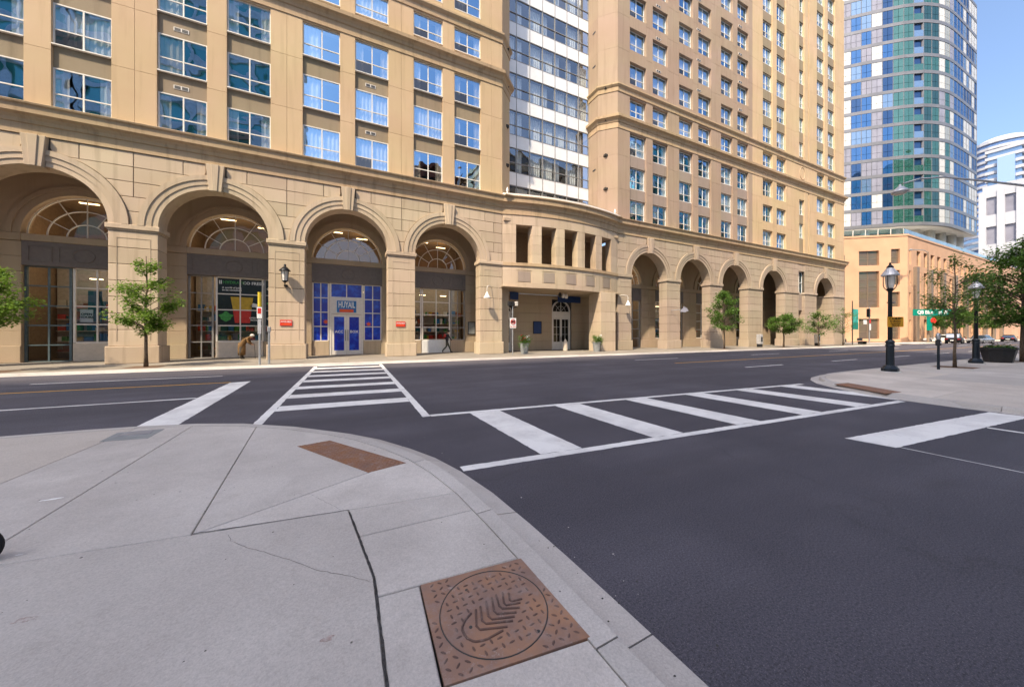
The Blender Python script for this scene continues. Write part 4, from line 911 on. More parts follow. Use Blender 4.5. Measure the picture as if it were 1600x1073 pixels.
# ================================================================== BUILDINGS BEYOND
pod = thing('podium_building', (92, 24.5, WZ), 'low orange stone corner building with louvred bays under the rounded glass tower', 'building')
PC = Vector((92, 24.5)); pd = Vector((-.805, .593)); pn = Vector((-.593, -.805)); PH = 19.5
def face_box(b, o, d, n, s0, s1, z0, z1, out, th):
    """box on a wall face: s along direction d, out metres proud of the face along n"""
    p = o + d * s0 + n * out; q = o + d * s1 + n * out; r = -n * th
    b.prism([(p.x, p.y, z0), (q.x, q.y, z0), (q.x, q.y, z1), (p.x, p.y, z1)], (r.x, r.y, 0)); return b
xn = Vector((0, -1)); xd = Vector((1, 0))
E_ = PC + pd * 26
MB().prism([(PC.x, PC.y, WZ), (92 + 110, 24.5, WZ), (202, 60, WZ), (E_.x + 20, 70, WZ), (E_.x, E_.y, WZ)][::-1] and [(PC.x + .3, PC.y + .5, WZ), (202, 25, WZ), (202, 60, WZ), (E_.x + 20, 70, WZ), (E_.x + .5, E_.y + .5, WZ)], (0, 0, PH - .6)).build('core', 'louvre_glass', pod)
def pwall(o, d, n, L, wins, name='wall'):
    # wins: (s0,s1,z0,z1) openings in a non overlapping column layout
    cols = sorted(set((w_[0], w_[1]) for w_ in wins)); prev = 0
    for s0, s1 in cols + [(L, L)]:
        if s0 - prev > .05: face_box(MB(), o, d, n, prev, s0, WZ, PH, 0, .6).build('wall_panel', 'orange_stone', pod)
        prev = s1
        z = WZ
        for w_ in sorted([w_ for w_ in wins if (w_[0], w_[1]) == (s0, s1)], key=lambda t: t[2]) + [(s0, s1, PH, PH)]:
            if w_[2] - z > .05 and s1 > s0: face_box(MB(), o, d, n, s0, s1, z, w_[2], -.004, .6).build('wall_panel', 'orange_stone', pod)
            if w_[3] > w_[2]:
                lv = MB(); face_box(lv, o, d, n, s0, s1, w_[2], w_[3], -.35, .1); wo = lv.build('window', 'louvre_glass', pod)
                g_ = MB(); k = max(1, round((s1 - s0) / 1.6))
                for i in range(1, k): s = s0 + (s1 - s0) * i / k; face_box(g_, o, d, n, s - .04, s + .04, w_[2], w_[3], -.28, .07)
                for zz in range(1, max(2, int((w_[3] - w_[2]) / 1.3))): z_ = w_[2] + 1.3 * zz; face_box(g_, o, d, n, s0, s1, z_ - .03, z_ + .03, -.3, .05)
                g_.build('mullion', 'orange_louvre', wo)
            z = w_[3]
wl = []
for s0, s1 in ((1.2, 2.55),): wl += [(s0, s1, 14.5, 17.2), (s0, s1, 10.6, 13.3), (s0, s1, 6.6, 9.3), (s0, s1, .6, 4.4)]
for s0, s1 in ((4.4, 7.6), (10.2, 11.8), (14, 17)): wl += [(s0, s1, 14.3, 17.0), (s0, s1, 6.5, 13.2), (s0, s1, .7, 4.4)]
pwall(PC, pd, pn, 26, wl)
wr = []
for k in range(16):
    s0 = .7 + k * 3.6; wr += [(s0, s0 + .9, 14.4, 17.2), (s0, s0 + .9, 10.6, 13.2), (s0, s0 + .9, 6.6, 9.2), (s0, s0 + .9, .6, 4.2)] if k == 0 else [(s0, s0 + 1.9, 14.4, 17.2), (s0, s0 + 1.9, 6.4, 13.3), (s0, s0 + 1.9, .6, 4.4)]
pwall(PC, xd, xn, 110, wr)
for k in range(9):       # dark full height fins on the street front
    s = 2.6 + k * 7.2; face_box(MB(), PC, xd, xn, s, s + 1.2, WZ, 14.0, .5, .55).build('fin', 'orange_louvre', pod)
face_box(MB(), PC, pd, pn, -.1, 26, PH, PH + .35, .1, .8).build('coping', 'orange_stone', pod); face_box(MB(), PC, xd, xn, 0, 110, PH, PH + .35, .1, .8).build('coping', 'orange_stone', pod)
MB().prism([(PC.x + .3, PC.y + .5, PH - .55), (202, 25, PH - .55), (202, 60, PH - .55), (E_.x + .5, E_.y + .5, PH - .55)], (0, 0, .4)).build('roof', 'concrete_col', pod)
b = MB()
for o, d, n, L in ((PC, pd, pn, 24), (PC, xd, xn, 60)): face_box(b, o, d, n, 0, L, PH + .36, PH + 1.5, -.5, .03)
b.build('glass_balustrade', 'glass_rail', pod)
for i in range(12): face_box(MB(), PC, pd, pn, .2 + i * 2, .28 + i * 2, PH + .35, PH + 1.55, -.45, .06).build('rail_post', 'yellow_paint' if False else 'white_frame', pod)
# ---- rounded glass tower
tw = thing('glass_tower', (108, 32, PH), 'tall rounded condominium tower with chequered blue, white and green glass panels', 'tower')
A = [(90, 47), (100.3, 36.6), (103.4, 33.5), (105.8, 31.3), (108.4, 29.1), (111.4, 27.2), (114.2, 26.1), (117.2, 25.4), (121, 25.1), (128, 24.95), (135.4, 24.9)]
pth = resample(A, .1); 
def along(path, step):
    out = [path[0]]; acc = 0
    for p, q in zip(path, path[1:]):
        acc += math.dist(p, q)
        if acc >= step: out.append(q); acc = 0
    return out
cols = along(pth, 1.78); ZB0 = 25.3; FH = 3.62; NF = 15
back = [(135.4, 50), (90, 62)]
b = MB(); b.prism([(x, y, ZB0 - .1) for x, y in offset_path(cols, -.45)] + [(135, 50, ZB0 - .1), (92, 60, ZB0 - .1)], (0, 0, NF * FH)); b.build('core', 'tower_teal', tw)
for f in range(NF + 1):
    z = ZB0 + f * FH; m = MB(); sweep(m, cols, [(-.5, z - .35), (.06, z - .35), (.06, z + .35), (-.5, z + .35)]); m.build('slab_edge', 'tower_grey', tw)
MB().prism([(x, y, ZB0 - .4) for x, y in offset_path(cols, -.4)] + [(135, 50, ZB0 - .4), (92, 60, ZB0 - .4)], (0, 0, .2)).build('soffit', 'concrete_col', tw)
rt = random.Random(5); nseg = len(cols) - 1; mm = MB()
def colmat(i, f):
    x = cols[i][0]
    if x < 103.2: 
        k = i % 4; alt = (f + i // 4) % 2
        if k == 0: return 'panel_white' if rt.random() < .75 else 'panel_grey'
        if k in (1, 2): return rt.choice(['tower_blue', 'tower_blue', 'tower_navy', 'panel_grey', 'tower_sky'])
        return 'panel_white' if rt.random() < .6 else 'panel_grey'
    if x < 104.9: return rt.choice(['panel_white', 'panel_grey', 'panel_grey'])
    if x < 106: return rt.choice(['tower_blue', 'tower_blue', 'tower_navy', 'tower_sky'])
    if x < 109.2: return 'tower_green'
    if x < 110.6: return 'balcony'
    if x < 113.2: return rt.choice(['tower_teal', 'tower_green', 'tower_teal'])
    if x < 114.8: return 'panel_white' if rt.random() < .75 else 'panel_grey'
    if x < 118: return rt.choice(['tower_pale', 'tower_pale', 'tower_green'])
    if x < 119.6: return rt.choice(['panel_white', 'panel_grey', 'tower_sky'])
    if x < 124: return 'tower_blue'
    return rt.choice(['tower_blue', 'tower_sky', 'tower_navy', 'panel_white']) if (i + f) % 5 else 'panel_white'
npan = 0; far_pan = {}
for f in range(NF):
    z = ZB0 + f * FH
    for i in range(nseg):
        p = Vector(cols[i]); q = Vector(cols[i + 1]); d = (q - p).normalized(); L = (q - p).length; ang = math.atan2(d.y, d.x); mt = colmat(i, f)
        if mt == 'balcony':
            n = Vector((d.y, -d.x)); bb = MB(); face_box(bb, p, d, n, .05, L - .05, z + .36, z + 1.7, .02, .05); bb.build('balcony_rail', 'tower_sky' if f % 3 else 'tower_green', tw); bb = MB(); face_box(bb, p, d, n, .05, L - .05, z + 1.75, z + FH - .36, -.3, .05); bb.build('balcony_door', 'tower_navy', tw); continue
        if npan < 300 and p.x > 97 and p.x < 126:
            inst('glass_panel', cmesh(('tp', round(L, 2), mt), lambda b: [b.box(xa, xb, 0, .1, za, zb) for xa, xb in ((.04, L / 2 - .03), (L / 2 + .03, L - .04)) for za, zb in ((.36, 1.5), (1.56, FH - .36))], mt), tw, (p.x, p.y, z), ang); npan += 1
        else: far_pan.setdefault(mt, []).append((p, d, L, z))
for mt, ls in far_pan.items():
    b = MB()
    for p, d, L, z in ls:
        n = Vector((d.y, -d.x)); face_box(b, p, d, n, .04, L - .04, z + .36, z + 1.5, 0, .1); face_box(b, p, d, n, .04, L - .04, z + 1.56, z + FH - .36, 0, .1)
    o = b.build('glass_panels', mt, tw); o['kind'] = 'stuff'
b = MB()
for x, y in cols: b.box(x - .05, x + .05, y - .05, y + .3, ZB0, ZB0 + NF * FH)
b.build('mullions', 'tower_grey', tw)
for x, y in ((101.5, 38), (105, 34.5), (110, 31), (114.5, 29.5), (119, 28.3), (124, 27.8), (129, 27.4), (133.5, 27.2)): MB().lathe([(.75, 0), (.75, ZB0 - PH - .2)], (x, y, PH - .1), 20).build('column', 'concrete_col', tw, True)
MB().prism([(104, 40, PH - .1), (112, 33, PH - .1), (133, 31, PH - .1), (133, 48, PH - .1), (100, 50, PH - .1)], (0, 0, ZB0 - PH - .3)).build('recessed_floor', 'louvre_glass', tw)
# ---- far buildings at the end of the street
def banded(name, x0, x1, y0, y1, h, n, label, mats, z0=0, wins=False, vert=0):
    t = thing(name, ((x0 + x1) / 2, y0, 0), label, 'building')
    MB().box(x0 + .6, x1 - .6, y0 + .6, y1 - .6, z0, h - .5).build('glazing', mats[1], t); st = (h - z0) / n
    for k in range(n + 1): MB().box(x0, x1, y0, y1, z0 + k * st - st * .2, z0 + k * st + st * .2).build('floor_band', mats[0], t)
    if vert:
        for k in range(vert + 1):
            x = x0 + (x1 - x0) * k / vert; MB().box(x - .8, x + .8, y0 - .3, y0 + .8, z0, h).build('pier', mats[0], t)
            yy = y0 + (y1 - y0) * k / vert; MB().box(x0 - .3, x0 + .8, yy - .8, yy + .8, z0, h).build('pier', mats[0], t)
    return t
banded('office_building', 205, 250, 25, 36.5, 52, 5, 'white gridded office block with broad grey windows beyond the glass tower', ('far_white', 'panel_grey'), vert=3)
t = banded('banded_building', 262, 345, 36, 46, 84, 26, 'white office tower with many thin horizontal bands and a blue glass bay', ('far_white', 'tower_sky')); MB().box(262 - 1.5, 264, 38, 42.5, 58, 80).build('glass_bay', 'far_glass', t); MB().box(285, 300, 34, 37, 58, 80).build('glass_bay', 'far_glass', t)
t = thing('round_tower', (400, 63, 0), 'pale round topped glass tower far behind the banded office tower', 'tower')
for k in range(20): MB().lathe([(17, 0), (17, 1.6)], (400, 63, 50 + k * 4), 28, 1.3, 1).build('floor_band', 'far_white', t)
MB().lathe([(16.5, 0), (16.5, 128)], (400, 63, 0), 28, 1.3, 1).build('glazing', 'far_glass', t, True)
MB().lathe([(15, 0), (10, 4), (0.5, 6)], (400, 63, 128), 28, 1.3, 1).build('crown', 'far_white', t, True)
# ---- buildings behind the photographer: they shade the crossing and are mirrored in the hotel's windows
def context(name, x0, x1, y0, y1, h, label, wall, gl, fh=3.3, bay=3.6):
    t = thing(name, ((x0 + x1) / 2, y1, 0), label, 'building'); MB().box(x0 + .4, x1 - .4, y0 + .4, y1 - .5, 0, h - .3).build('glazing', gl, t); b = MB()
    k = 0
    while k * fh < h: b.box(x0, x1, y0, y1, k * fh - .3, k * fh + .8); k += 1
    b.box(x0, x1, y0, y1, h - .6, h); b.build('floor_bands', wall, t); b = MB(); n = int((x1 - x0) / bay)
    for i in range(n + 1): x = x0 + (x1 - x0) * i / n; b.box(x - .35, x + .35, y1 - .1, y1 + .12, 0, h)
    b.build('piers', wall, t); return t
context('green_glass_tower', -34, -9.5, -46, -20, 86, 'tall green glass tower across the street, seen only mirrored in windows', 'back_white', 'back_green')

context('pale_glass_block', -78, -34.5, -46, -20, 82, 'pale green glazed block left of the tall tower, mirrored in hotel windows', 'back_white', 'back_green', 3.3, 5)
context('red_brick_block', 9, 20, -44, -20, 35, 'red brick block across the street, mirrored in one hotel window', 'brick_red', 'room')
context('beige_stone_block', 30, 60, -50, -22, 46, 'beige stone block across the street, mirrored in the glazed infill', 'beige_far', 'louvre_glass')
context('white_grid_tower', 74, 150, -60, -26, 58, 'white gridded tower across the street, mirrored in the right wing windows', 'back_white', 'back_green', 3.6, 6)
# podium side pavement
pv = struct(MB().box(80, 240, 20.2, 24.2, -.01, WZ).build('podium_sidewalk', 'concrete_light')); 
struct(MB().poly([(80, 24.2, .012), (92, 24.4, .012), (70, 62, .012), (80, 62, .012)]).build('side_street_apron', 'concrete'))
# ================================================================== STREET THINGS
def copy_tree(o, loc, label=None, rz=None):
    c = o.copy(); link(c); c.location = loc; ORG[c] = Vector(loc)
    if label: c['label'] = label
    if rz is not None: c.rotation_euler.z = rz
    for ch in list(o.children):
        d = ch.copy(); link(d); d.parent = c
        for g_ in list(ch.children): e = g_.copy(); link(e); e.parent = d
    return c
# ---- lamp posts
def lamp_post(loc, label):
    t = thing('street_lamp', loc, label, 'street lamp', 'dark lantern lamp posts on the corner'); x, y, z = loc; P = lambda pr, n, m, s=16: MB().lathe(pr, (x, y, z), s).build(n, m, t, False)
    P([(.31, 0), (.31, .03)], 'footing', 'concrete_col'); P([(.24, .03), (.25, .05), (.25, .15), (.21, .18), (.20, .21), (.17, .25), (.155, .27)], 'base', 'navy_metal', 8)
    P([(.125, .27), (.12, .85), (.115, 1.0)], 'fluted_shaft', 'navy_metal', 10); P([(.135, 1.0), (.135, 1.06), (.12, 1.08), (.12, 1.14), (.135, 1.16), (.135, 1.2), (.09, 1.26)], 'collar', 'navy_metal')
    P([(.068, 1.26), (.058, 3.15)], 'pole', 'black_metal', 12); P([(.055, 3.15), (.10, 3.22), (.115, 3.26), (.06, 3.30)], 'lantern_seat', 'black_metal')
    b = MB()
    for s in (-1, 1): b.tube([(x + s * .09, y, z + 3.22), (x + s * .20, y, z + 3.34), (x + s * .23, y, z + 3.45), (x + s * .23, y, z + 3.80)], .014, 6); b.tube([(x, y + s * .09, z + 3.22), (x, y + s * .17, z + 3.34), (x, y + s * .19, z + 3.45), (x, y + s * .19, z + 3.80)], .014, 6)
    b.build('lantern_bracket', 'black_metal', t); P([(.10, 3.3), (.135, 3.55), (.145, 3.78)], 'lantern_glass', 'lamp_glass', 8); P([(.05, 3.3), (.06, 3.6), (.03, 3.7)], 'lamp_bulb', 'white_paint', 8)
    P([(.26, 3.78), (.26, 3.81), (.20, 3.92), (.12, 4.05), (.085, 4.10)], 'lantern_hood', 'lamp_top', 20); P([(.10, 4.10), (.105, 4.13), (.05, 4.2), (.03, 4.22), (.035, 4.26), (.008, 4.32)], 'finial', 'black_metal')
    MB().tube([(x - .27, y, z + 2.72), (x - .05, y, z + 2.72), (x + .05, y, z + 2.72), (x + .45, y, z + 2.75)], .022, 6).build('cross_arm', 'black_metal', t); return t
lp = lamp_post((19.2, 5.58, WZ), 'black lantern lamp post with a yellow notice strapped to it')
copy_tree(lp, (28.4, 5.25, WZ), 'black lantern lamp post without any notice, beside the dark planter')
rzc = -YAW
ys = thing('yellow_notice', (19.2, 5.5, 1.9), 'yellow rectangular notice fixed across the black lamp post', 'sign', rz=rzc)
def loc_build(b, name, m, t): # geometry given relative to the thing
    o = b.build(name, m, None); bpy.data.objects[o.name].parent = t; o.location = (0, 0, 0); ORG[o] = ORG[t]; return o
loc_build(MB().box(-.30, .33, -.075, -.065, -.03, .36), 'plate', 'yellow_sign', ys); loc_build(MB().box(-.08, .08, -.065, .07, .1, .14), 'strap', 'dark_metal', ys)
for s, sz, z in (('C.A.MUST', .11, .29), ('for allowance', .075, .19), ('of pedestrians', .065, .105), ('Admin only', .065, .03)):
    o = text('lettering', s, sz, 'black_metal', ORG[ys], ys, 0); o.location = (.01, -.079, z)
# ---- parking meter
pm = thing('parking_meter', (22.43, 5.1, WZ), 'dark blue parking meter post with grey head beside the slender tree', 'parking meter'); x, y = 22.43, 5.1
MB().lathe([(.045, 0), (.04, 1.0)], (x, y, WZ), 10).build('post', 'navy_metal', pm); MB().box(x - .09, x + .09, y - .07, y + .07, 1.1, 1.35).build('body', 'dark_metal', pm, bev=.02); MB().lathe([(.05, 0), (.12, .04), (.12, .2), (.08, .28), (.02, .3)], (x, y, 1.34), 12, 1, .6).build('head', 'galv', pm, True)
MB().box(x - .05, x + .05, y - .085, y - .065, 1.2, 1.28).build('coin_plate', 'white_paint', pm)
# ---- planter
pt = thing('large_planter', (30.9, 5.0, WZ), 'dark octagonal concrete planter with low green plants', 'planter'); MB().lathe([(.46, 0), (.48, .05), (.60, .66), (.66, .70), (.66, .78), (.58, .78), (.57, .70)], (30.9, 5.0, WZ), 8).build('tub', 'dark_metal', pt); MB().lathe([(.57, 0), (.55, .03)], (30.9, 5, WZ + .70), 8).build('soil', 'soil', pt)
def leaf_cloud(b, pts, n, sz, seed, up=.3):
    r = random.Random(seed)
    for _ in range(n):
        c, rad = r.choice(pts); u = Vector((r.gauss(0, 1), r.gauss(0, 1), r.gauss(0, 1))).normalized() * rad * r.random() ** .45; p = Vector(c) + u
        a = Vector((r.uniform(-1, 1), r.uniform(-1, 1), r.uniform(-.5, .35))).normalized(); n_ = Vector((r.uniform(-.6, .6), r.uniform(-.6, .6), 1)); bb = a.cross(n_).normalized(); s = sz * r.uniform(.6, 1.35)
        b.poly([p - a * s * .1, p + a * s * .45 + bb * s * .38, p + a * s * 1.1 - Vector((0, 0, s * .25)), p + a * s * .45 - bb * s * .38])
rp_ = random.Random(9)
b = MB(); leaf_cloud(b, [((30.9 + rp_.uniform(-.4, .4), 5 + rp_.uniform(-.4, .4), WZ + .78), .16) for _ in range(30)], 900, .07, 4); b.build('plants', 'leaf_dark', pt)
for k in range(6): MB().tube([(30.9 + rp_.uniform(-.38, .38), 5 + rp_.uniform(-.38, .38), WZ + .7), (30.9 + rp_.uniform(-.38, .38), 5 + rp_.uniform(-.38, .38), WZ + 1.05)], .012, 4).build('stem', 'bark', pt)
def tub(name, loc, label, flowers):
    t = thing(name, loc, label, 'planter'); x, y, z = loc; MB().lathe([(.26, 0), (.34, .72), (.37, .75), (.37, .8), (.33, .8)], loc, 16).build('tub', 'planter_grey', t, False); r = random.Random(int(x * 10))
    b = MB(); leaf_cloud(b, [((x + r.uniform(-.3, .42), y + r.uniform(-.3, .3), z + r.uniform(.6, 1.3)), .2) for _ in range(34)], 1500, .075, 3); b.build('plants', 'leaf_mid', t); leaf_f = MB()
    for m, n, dx in flowers:
        f = MB()
        for _ in range(n): f.lathe([(.02, 0), (.045, .02), (.02, .05)], (x + dx + r.uniform(-.2, .2), y - .15 + r.uniform(-.2, .1), z + r.uniform(1.0, 1.4)), 6)
        f.build('flowers', m, t)
tub('flower_tub', (11.9, 22.6, WZ), 'grey tub with red and white flowers by the entrance sign post', [('flower_red', 16, -.15), ('flower_white', 8, .12)])
tub('flower_tub', (18.85, 22.7, WZ), 'grey tub of trailing greenery with a few white blooms by the porch pier', [('flower_white', 7, .1)])
tub('flower_tub', (10.9, 25.6, WZ), 'small grey tub half hidden inside the porch', [('flower_white', 4, 0)]) if False else None
# ---- trees
def tree(loc, h, crown_z, rx, rz_, label, seed, lm, n=2600, lsz=.085, trunk_r=.045, pit=True, lean=(0, 0), ncl=46, name='street_tree', group=None, top_x=0):
    t = thing(name, loc, label, 'tree', group); x, y, z = loc; r = random.Random(seed)
    top = Vector((x + lean[0], y + lean[1], z + h * .93)); base = Vector((x, y, z - .03)); tp = [base.lerp(top, k / 7) + Vector((r.uniform(-.03, .03), r.uniform(-.03, .03), 0)) * (k > 0) for k in range(8)]
    b = MB(); b.tube(tp, [trunk_r * (1 - .11 * k) * (1.25 if k == 0 else 1) for k in range(8)], 9)
    cl = []; cc = Vector((x + lean[0] * .7, y + lean[1] * .7, z + crown_z))
    for k in range(ncl):
        u = Vector((r.gauss(0, 1), r.gauss(0, 1), r.gauss(0, 1))).normalized() * (.45 + .55 * r.random() ** .6)
        zz = u.z; taper = 1 - .45 * max(0, zz); tip = cc + Vector((u.x * rx * taper, u.y * rx * taper, zz * rz_)); f = max(.30, min(.96, (tip.z - z - .45 * math.hypot(tip.x - x, tip.y - y)) / (h * .93))); root = base.lerp(top, f); mid = root.lerp(tip, .5) + Vector((0, 0, .1 * rx))
        b.tube([root, mid, tip], [trunk_r * .38 * (1 - f * .6), trunk_r * .22, .004], 5, False)
        for q in (.55, .8, 1.0): cl.append((root.lerp(tip, q) + Vector((r.uniform(-.1, .1), r.uniform(-.1, .1), .03)), rx * .17 * (1.2 if q == 1 else .9)))
    b.build('trunk', 'bark', t, True); lf = MB(); leaf_cloud(lf, cl, int(n * 1.7), lsz * 1.12, seed + 1); lf.build('crown', lm, t)
    if pit:
        s = .6; MB().poly([(x - s, y - s, z + .004), (x + s, y - s, z + .004), (x + s, y + s, z + .004), (x - s, y + s, z + .004)]).build('tree_pit', 'mulch', t)
    return t
G = 'young trees along the arcade sidewalk'
tree((-8.3, 21.1, WZ), 5.4, 3.15, 1.3, 1.8, 'small bright green tree in front of the pier left of the juice bar', 3, 'leaf_bright', 3600, .085, .07, group=G)
tree((-12.6, 21.0, WZ), 4.9, 3.0, 1.35, 1.6, 'leaning bright green sapling before the leftmost storefront', 8, 'leaf_bright', 2900, .085, .06, group=G, lean=(-.3, 0))
tree((33.9, 21.4, WZ), 6.2, 3.9, 1.75, 2.1, 'dark leafy tree in front of the arch pier right of the round lamp', 12, 'leaf_mid', 3600, .11, .07, group=G)
tree((44.4, 21.3, WZ), 4.1, 2.75, 1.75, 1.05, 'low spreading bushy green tree by the white box under the fourth arch', 15, 'leaf_mid', 3000, .12, .09, group=G)
tree((52.2, 21.3, WZ), 4.5, 2.9, 1.9, 1.4, 'thin crowned tree beside the white newspaper box', 19, 'leaf_mid', 1500, .12, .07, group=G)
tree((58.2, 21.2, WZ), 5.2, 3.2, 2.1, 1.7, 'sparse brownish tree in front of the last pier at the street corner', 23, 'leaf_mid', 450, .12, .06, group=G)
tree((24.6, 5.12, WZ), 5.3, 3.45, 1.35, 1.75, 'slender airy tree between the parking meter and the lamp post', 31, 'leaf_mid', 1700, .075, .055)
tree((32.8, 4.55, WZ), 7.2, 4.3, 2.35, 2.5, 'full dark green tree behind the octagonal planter', 37, 'leaf_mid', 8500, .10, .09, ncl=90)
for k, (x, y) in enumerate(((97, 21.5), (106, 21.5), (116, 21.5), (128, 21.5))): tree((x, y, WZ), 7, 4.8, 2.2, 2.2, ('leafy tree before the podium corner fins', 'leafy tree before the podium by the parked cars', 'leafy tree before the podium beyond the silver car', 'farthest leafy tree along the podium front')[k], 50 + k, 'leaf_mid', 1500, .22, .1, False, group='trees along the podium')
# ---- overhead road light
sl_ = thing('cobra_street_light', (27.4, 2.6, WZ), 'grey road light with long curved arm and white lamp head overhead', 'street light')
MB().lathe([(.14, 0), (.10, 7.6)], (27.4, 2.6, WZ), 12).build('pole', 'galv', sl_, True); MB().tube([(27.4, 2.6, 7.4), (27.0, 3.0, 7.75), (26.4, 3.55, 7.98), (25.5, 4.4, 8.35), (24.5, 5.4, 8.75), (23.9, 6.0, 8.8), (23.5, 6.4, 8.66)], [.06, .055, .05, .045, .04, .035, .035], 8).build('arm', 'galv', sl_, True)
MB().lathe([(.10, .0), (.30, .03), (.30, .08), (.26, .14), (.14, .26), (.05, .34), (.04, .42)], (23.42, 6.48, 8.22), 14).build('lamp_head', 'lamp_top', sl_, True); MB().lathe([(.20, 0), (.24, .05)], (23.42, 6.48, 8.18), 14).build('lens', 'lamp_glass', sl_, True)
# ---- wall lantern, red plaques, cameras, porch signs
wl_ = thing('wall_lantern', (-3.33, 23.8, 4.3), 'black carriage lantern bracketed on the pier left of the blue shopfront', 'wall lamp'); x, y = -3.33, 23.38
MB().tube([(x, 23.79, 4.42), (x, 23.55, 4.38), (x, 23.4, 4.46), (x, y, 4.6)], .03, 6).build('bracket', 'black_metal', wl_); MB().lathe([(.1, -.06), (.1, .06)], (x, 23.72, 4.42), 10).build('wall_rose', 'black_metal', wl_)
MB().lathe([(.14, 0), (.19, .55)], (x, y, 4.68), 6).build('lantern_glass', 'lamp_glass', wl_); b = MB(); b.lathe([(.05, -.1), (.16, -.02), (.16, .01)], (x, y, 4.66), 6)
for k in range(6): a = 2 * math.pi * (k + .5) / 6; b.tube([(x + .15 * math.cos(a), y + .15 * math.sin(a), 4.66), (x + .20 * math.cos(a), y + .20 * math.sin(a), 5.24)], .014, 4)
b.build('cage', 'black_metal', wl_); MB().lathe([(.30, 0), (.29, .03), (.20, .14), (.12, .22), (.05, .26), (.07, .32), (.05, .38), (.01, .42)], (x, y, 5.23), 12).build('hood', 'black_metal', wl_, True)
for x, lb in ((-3.33, 'red rectangular plaque on the pier carrying the wall lantern'), (3.14, 'red rectangular plaque on the pier right of the blue shopfront')):
    t = thing('red_plaque', (x, 23.78, 2.25), lb, 'sign', 'red plaques on the piers'); MB().box(x - .3, x + .3, 23.755, 23.786, 2.08, 2.42).build('plate', 'red_sign', t); text('lettering', 'AVAILABLE', .11, 'white_paint', (x, 23.752, 2.31), t); MB().box(x - .2, x + .2, 23.75, 23.757, 2.14, 2.2).build('text_bar', 'orange_sign', t)
for x, y, zz, lb in ((9.15, 23.8, 5.15, 'white cone floodlight on bent arm, on the pier left of the porch'), (22.9, 23.8, 5.1, 'white cone floodlight on bent arm, on the pier right of the porch')):
    t = thing('wall_floodlight', (x, y, zz), lb, 'wall lamp', 'cone floodlights flanking the porch'); MB().tube([(x + .55 * (1 if x < 15 else -1), y - .02, zz), (x + .3 * (1 if x < 15 else -1), y - .25, zz + .05), (x + .05 * (1 if x < 15 else -1), y - .5, zz - .02), (x, y - .55, zz - .15), (x, y - .55, zz - .5)], .022, 6).build('arm', 'white_frame', t); MB().lathe([(.24, 0), (.24, .08), (.17, .16), (.05, .44)], (x, y - .55, zz - .92), 14).build('shade', 'white_paint', t)
sp = thing('no_stopping_sign', (10.3, 21.3, WZ), 'white and red no stopping sign under a cluster of small dark signal boxes', 'sign post'); x, y = 10.3, 21.3
MB().lathe([(.035, 0), (.035, 3.5)], (x, y, WZ), 8).build('post', 'galv', sp); MB().box(x - .24, x + .24, y - .06, y - .045, 2.0, 2.7).build('plate', 'white_paint', sp); b = MB(); b.tube([(x + .17 * math.cos(k * math.pi / 10), y - .065, 2.44 + .17 * math.sin(k * math.pi / 10)) for k in range(21)], .022, 5); b.tube([(x - .12, y - .066, 2.56), (x + .12, y - .066, 2.32)], .02, 5); b.build('prohibition_ring', 'red_sign', sp); text('lettering', 'NO STOP', .1, 'red_sign', (x, y - .062, 2.1), sp)
MB().box(x - .13, x + .13, y - .07, y - .06, 2.36, 2.52).build('pictogram', 'black_metal', sp)
for k in range(3): MB().box(x - .36 + .26 * k, x - .14 + .26 * k, y - .1, y + .12, 3.55, 3.85).build('signal_box', 'dark_metal' if k < 2 else 'lamp_glass', sp, bev=.02)
MB().tube([(x - .3, y, 3.5), (x, y, 3.4), (x + .3, y, 3.5)], .03, 6).build('cross_bar', 'dark_metal', sp)
def plate(name, x0, x1, y, z0, z1, m, label, cat, ins=None):
    t = thing(name, ((x0 + x1) / 2, y, z0), label, cat); MB().box(x0, x1, y - .05, y + .0, z0, z1).build('board', m, t, bev=.01)
    if ins: MB().box(x0 + .06, x1 - .06, y - .056, y - .05, z0 + .06, z1 - .06).build('inset', ins, t)
    return t
plate('wall_plaque', 15.1, 16.0, 26.99, 1.6, 2.75, 'dark_metal', 'dark blue plaque on the porch wall left of the arched white door', 'plaque', 'blue_sign')
plate('blue_fascia', 17.5, 20.1, 26.6, 4.55, 5.15, 'blue_sign', 'long dark blue fascia board above the arched white door', 'sign'); plate('blue_fascia', 12.2, 13.0, 25.8, 4.5, 5.15, 'blue_sign', 'short dark blue board high in the porch at its left', 'sign')
plate('bronze_plaque', 8.9, 9.55, 26.98, 1.55, 2.6, 'dark_metal', 'bronze relief plaque inside the arch right of the walking man', 'plaque', 'planter_grey')
plate('dark_plaque', 24.05, 24.35, 26.98, 1.6, 2.1, 'dark_metal', 'small dark plaque inside the first arch right of the porch', 'plaque')
pl_ = thing('porch_lamps', (16.6, 24.4, 4.6), 'cluster of three round dark and white spotlights under the porch ceiling', 'lamp'); 
for k in range(3): MB().lathe([(.10, 0), (.14, .1), (.14, .3), (.05, .42)], (16.3 + .33 * k, 24.4, 4.72 - .03 * k), 12).build('spotlight', 'white_frame' if k else 'dark_metal', pl_, True)
bl = thing('wall_sign_bracket', (30.0, 23.7, 4.0), 'grey blue projecting hand sign on the pier between the first two right arches', 'sign'); MB().tube([(29.2, 23.78, 3.95), (29.5, 23.3, 4.0), (30.3, 22.9, 4.05)], .025, 6).build('arm', 'galv', bl); MB().prism([(29.6, 23.1, 3.8), (30.1, 22.9, 3.75), (30.5, 22.8, 3.9), (30.3, 22.85, 4.15), (30.0, 22.95, 4.35), (29.9, 23.0, 4.12)], (.03, .05, 0)).build('figure', 'panel_grey', bl)
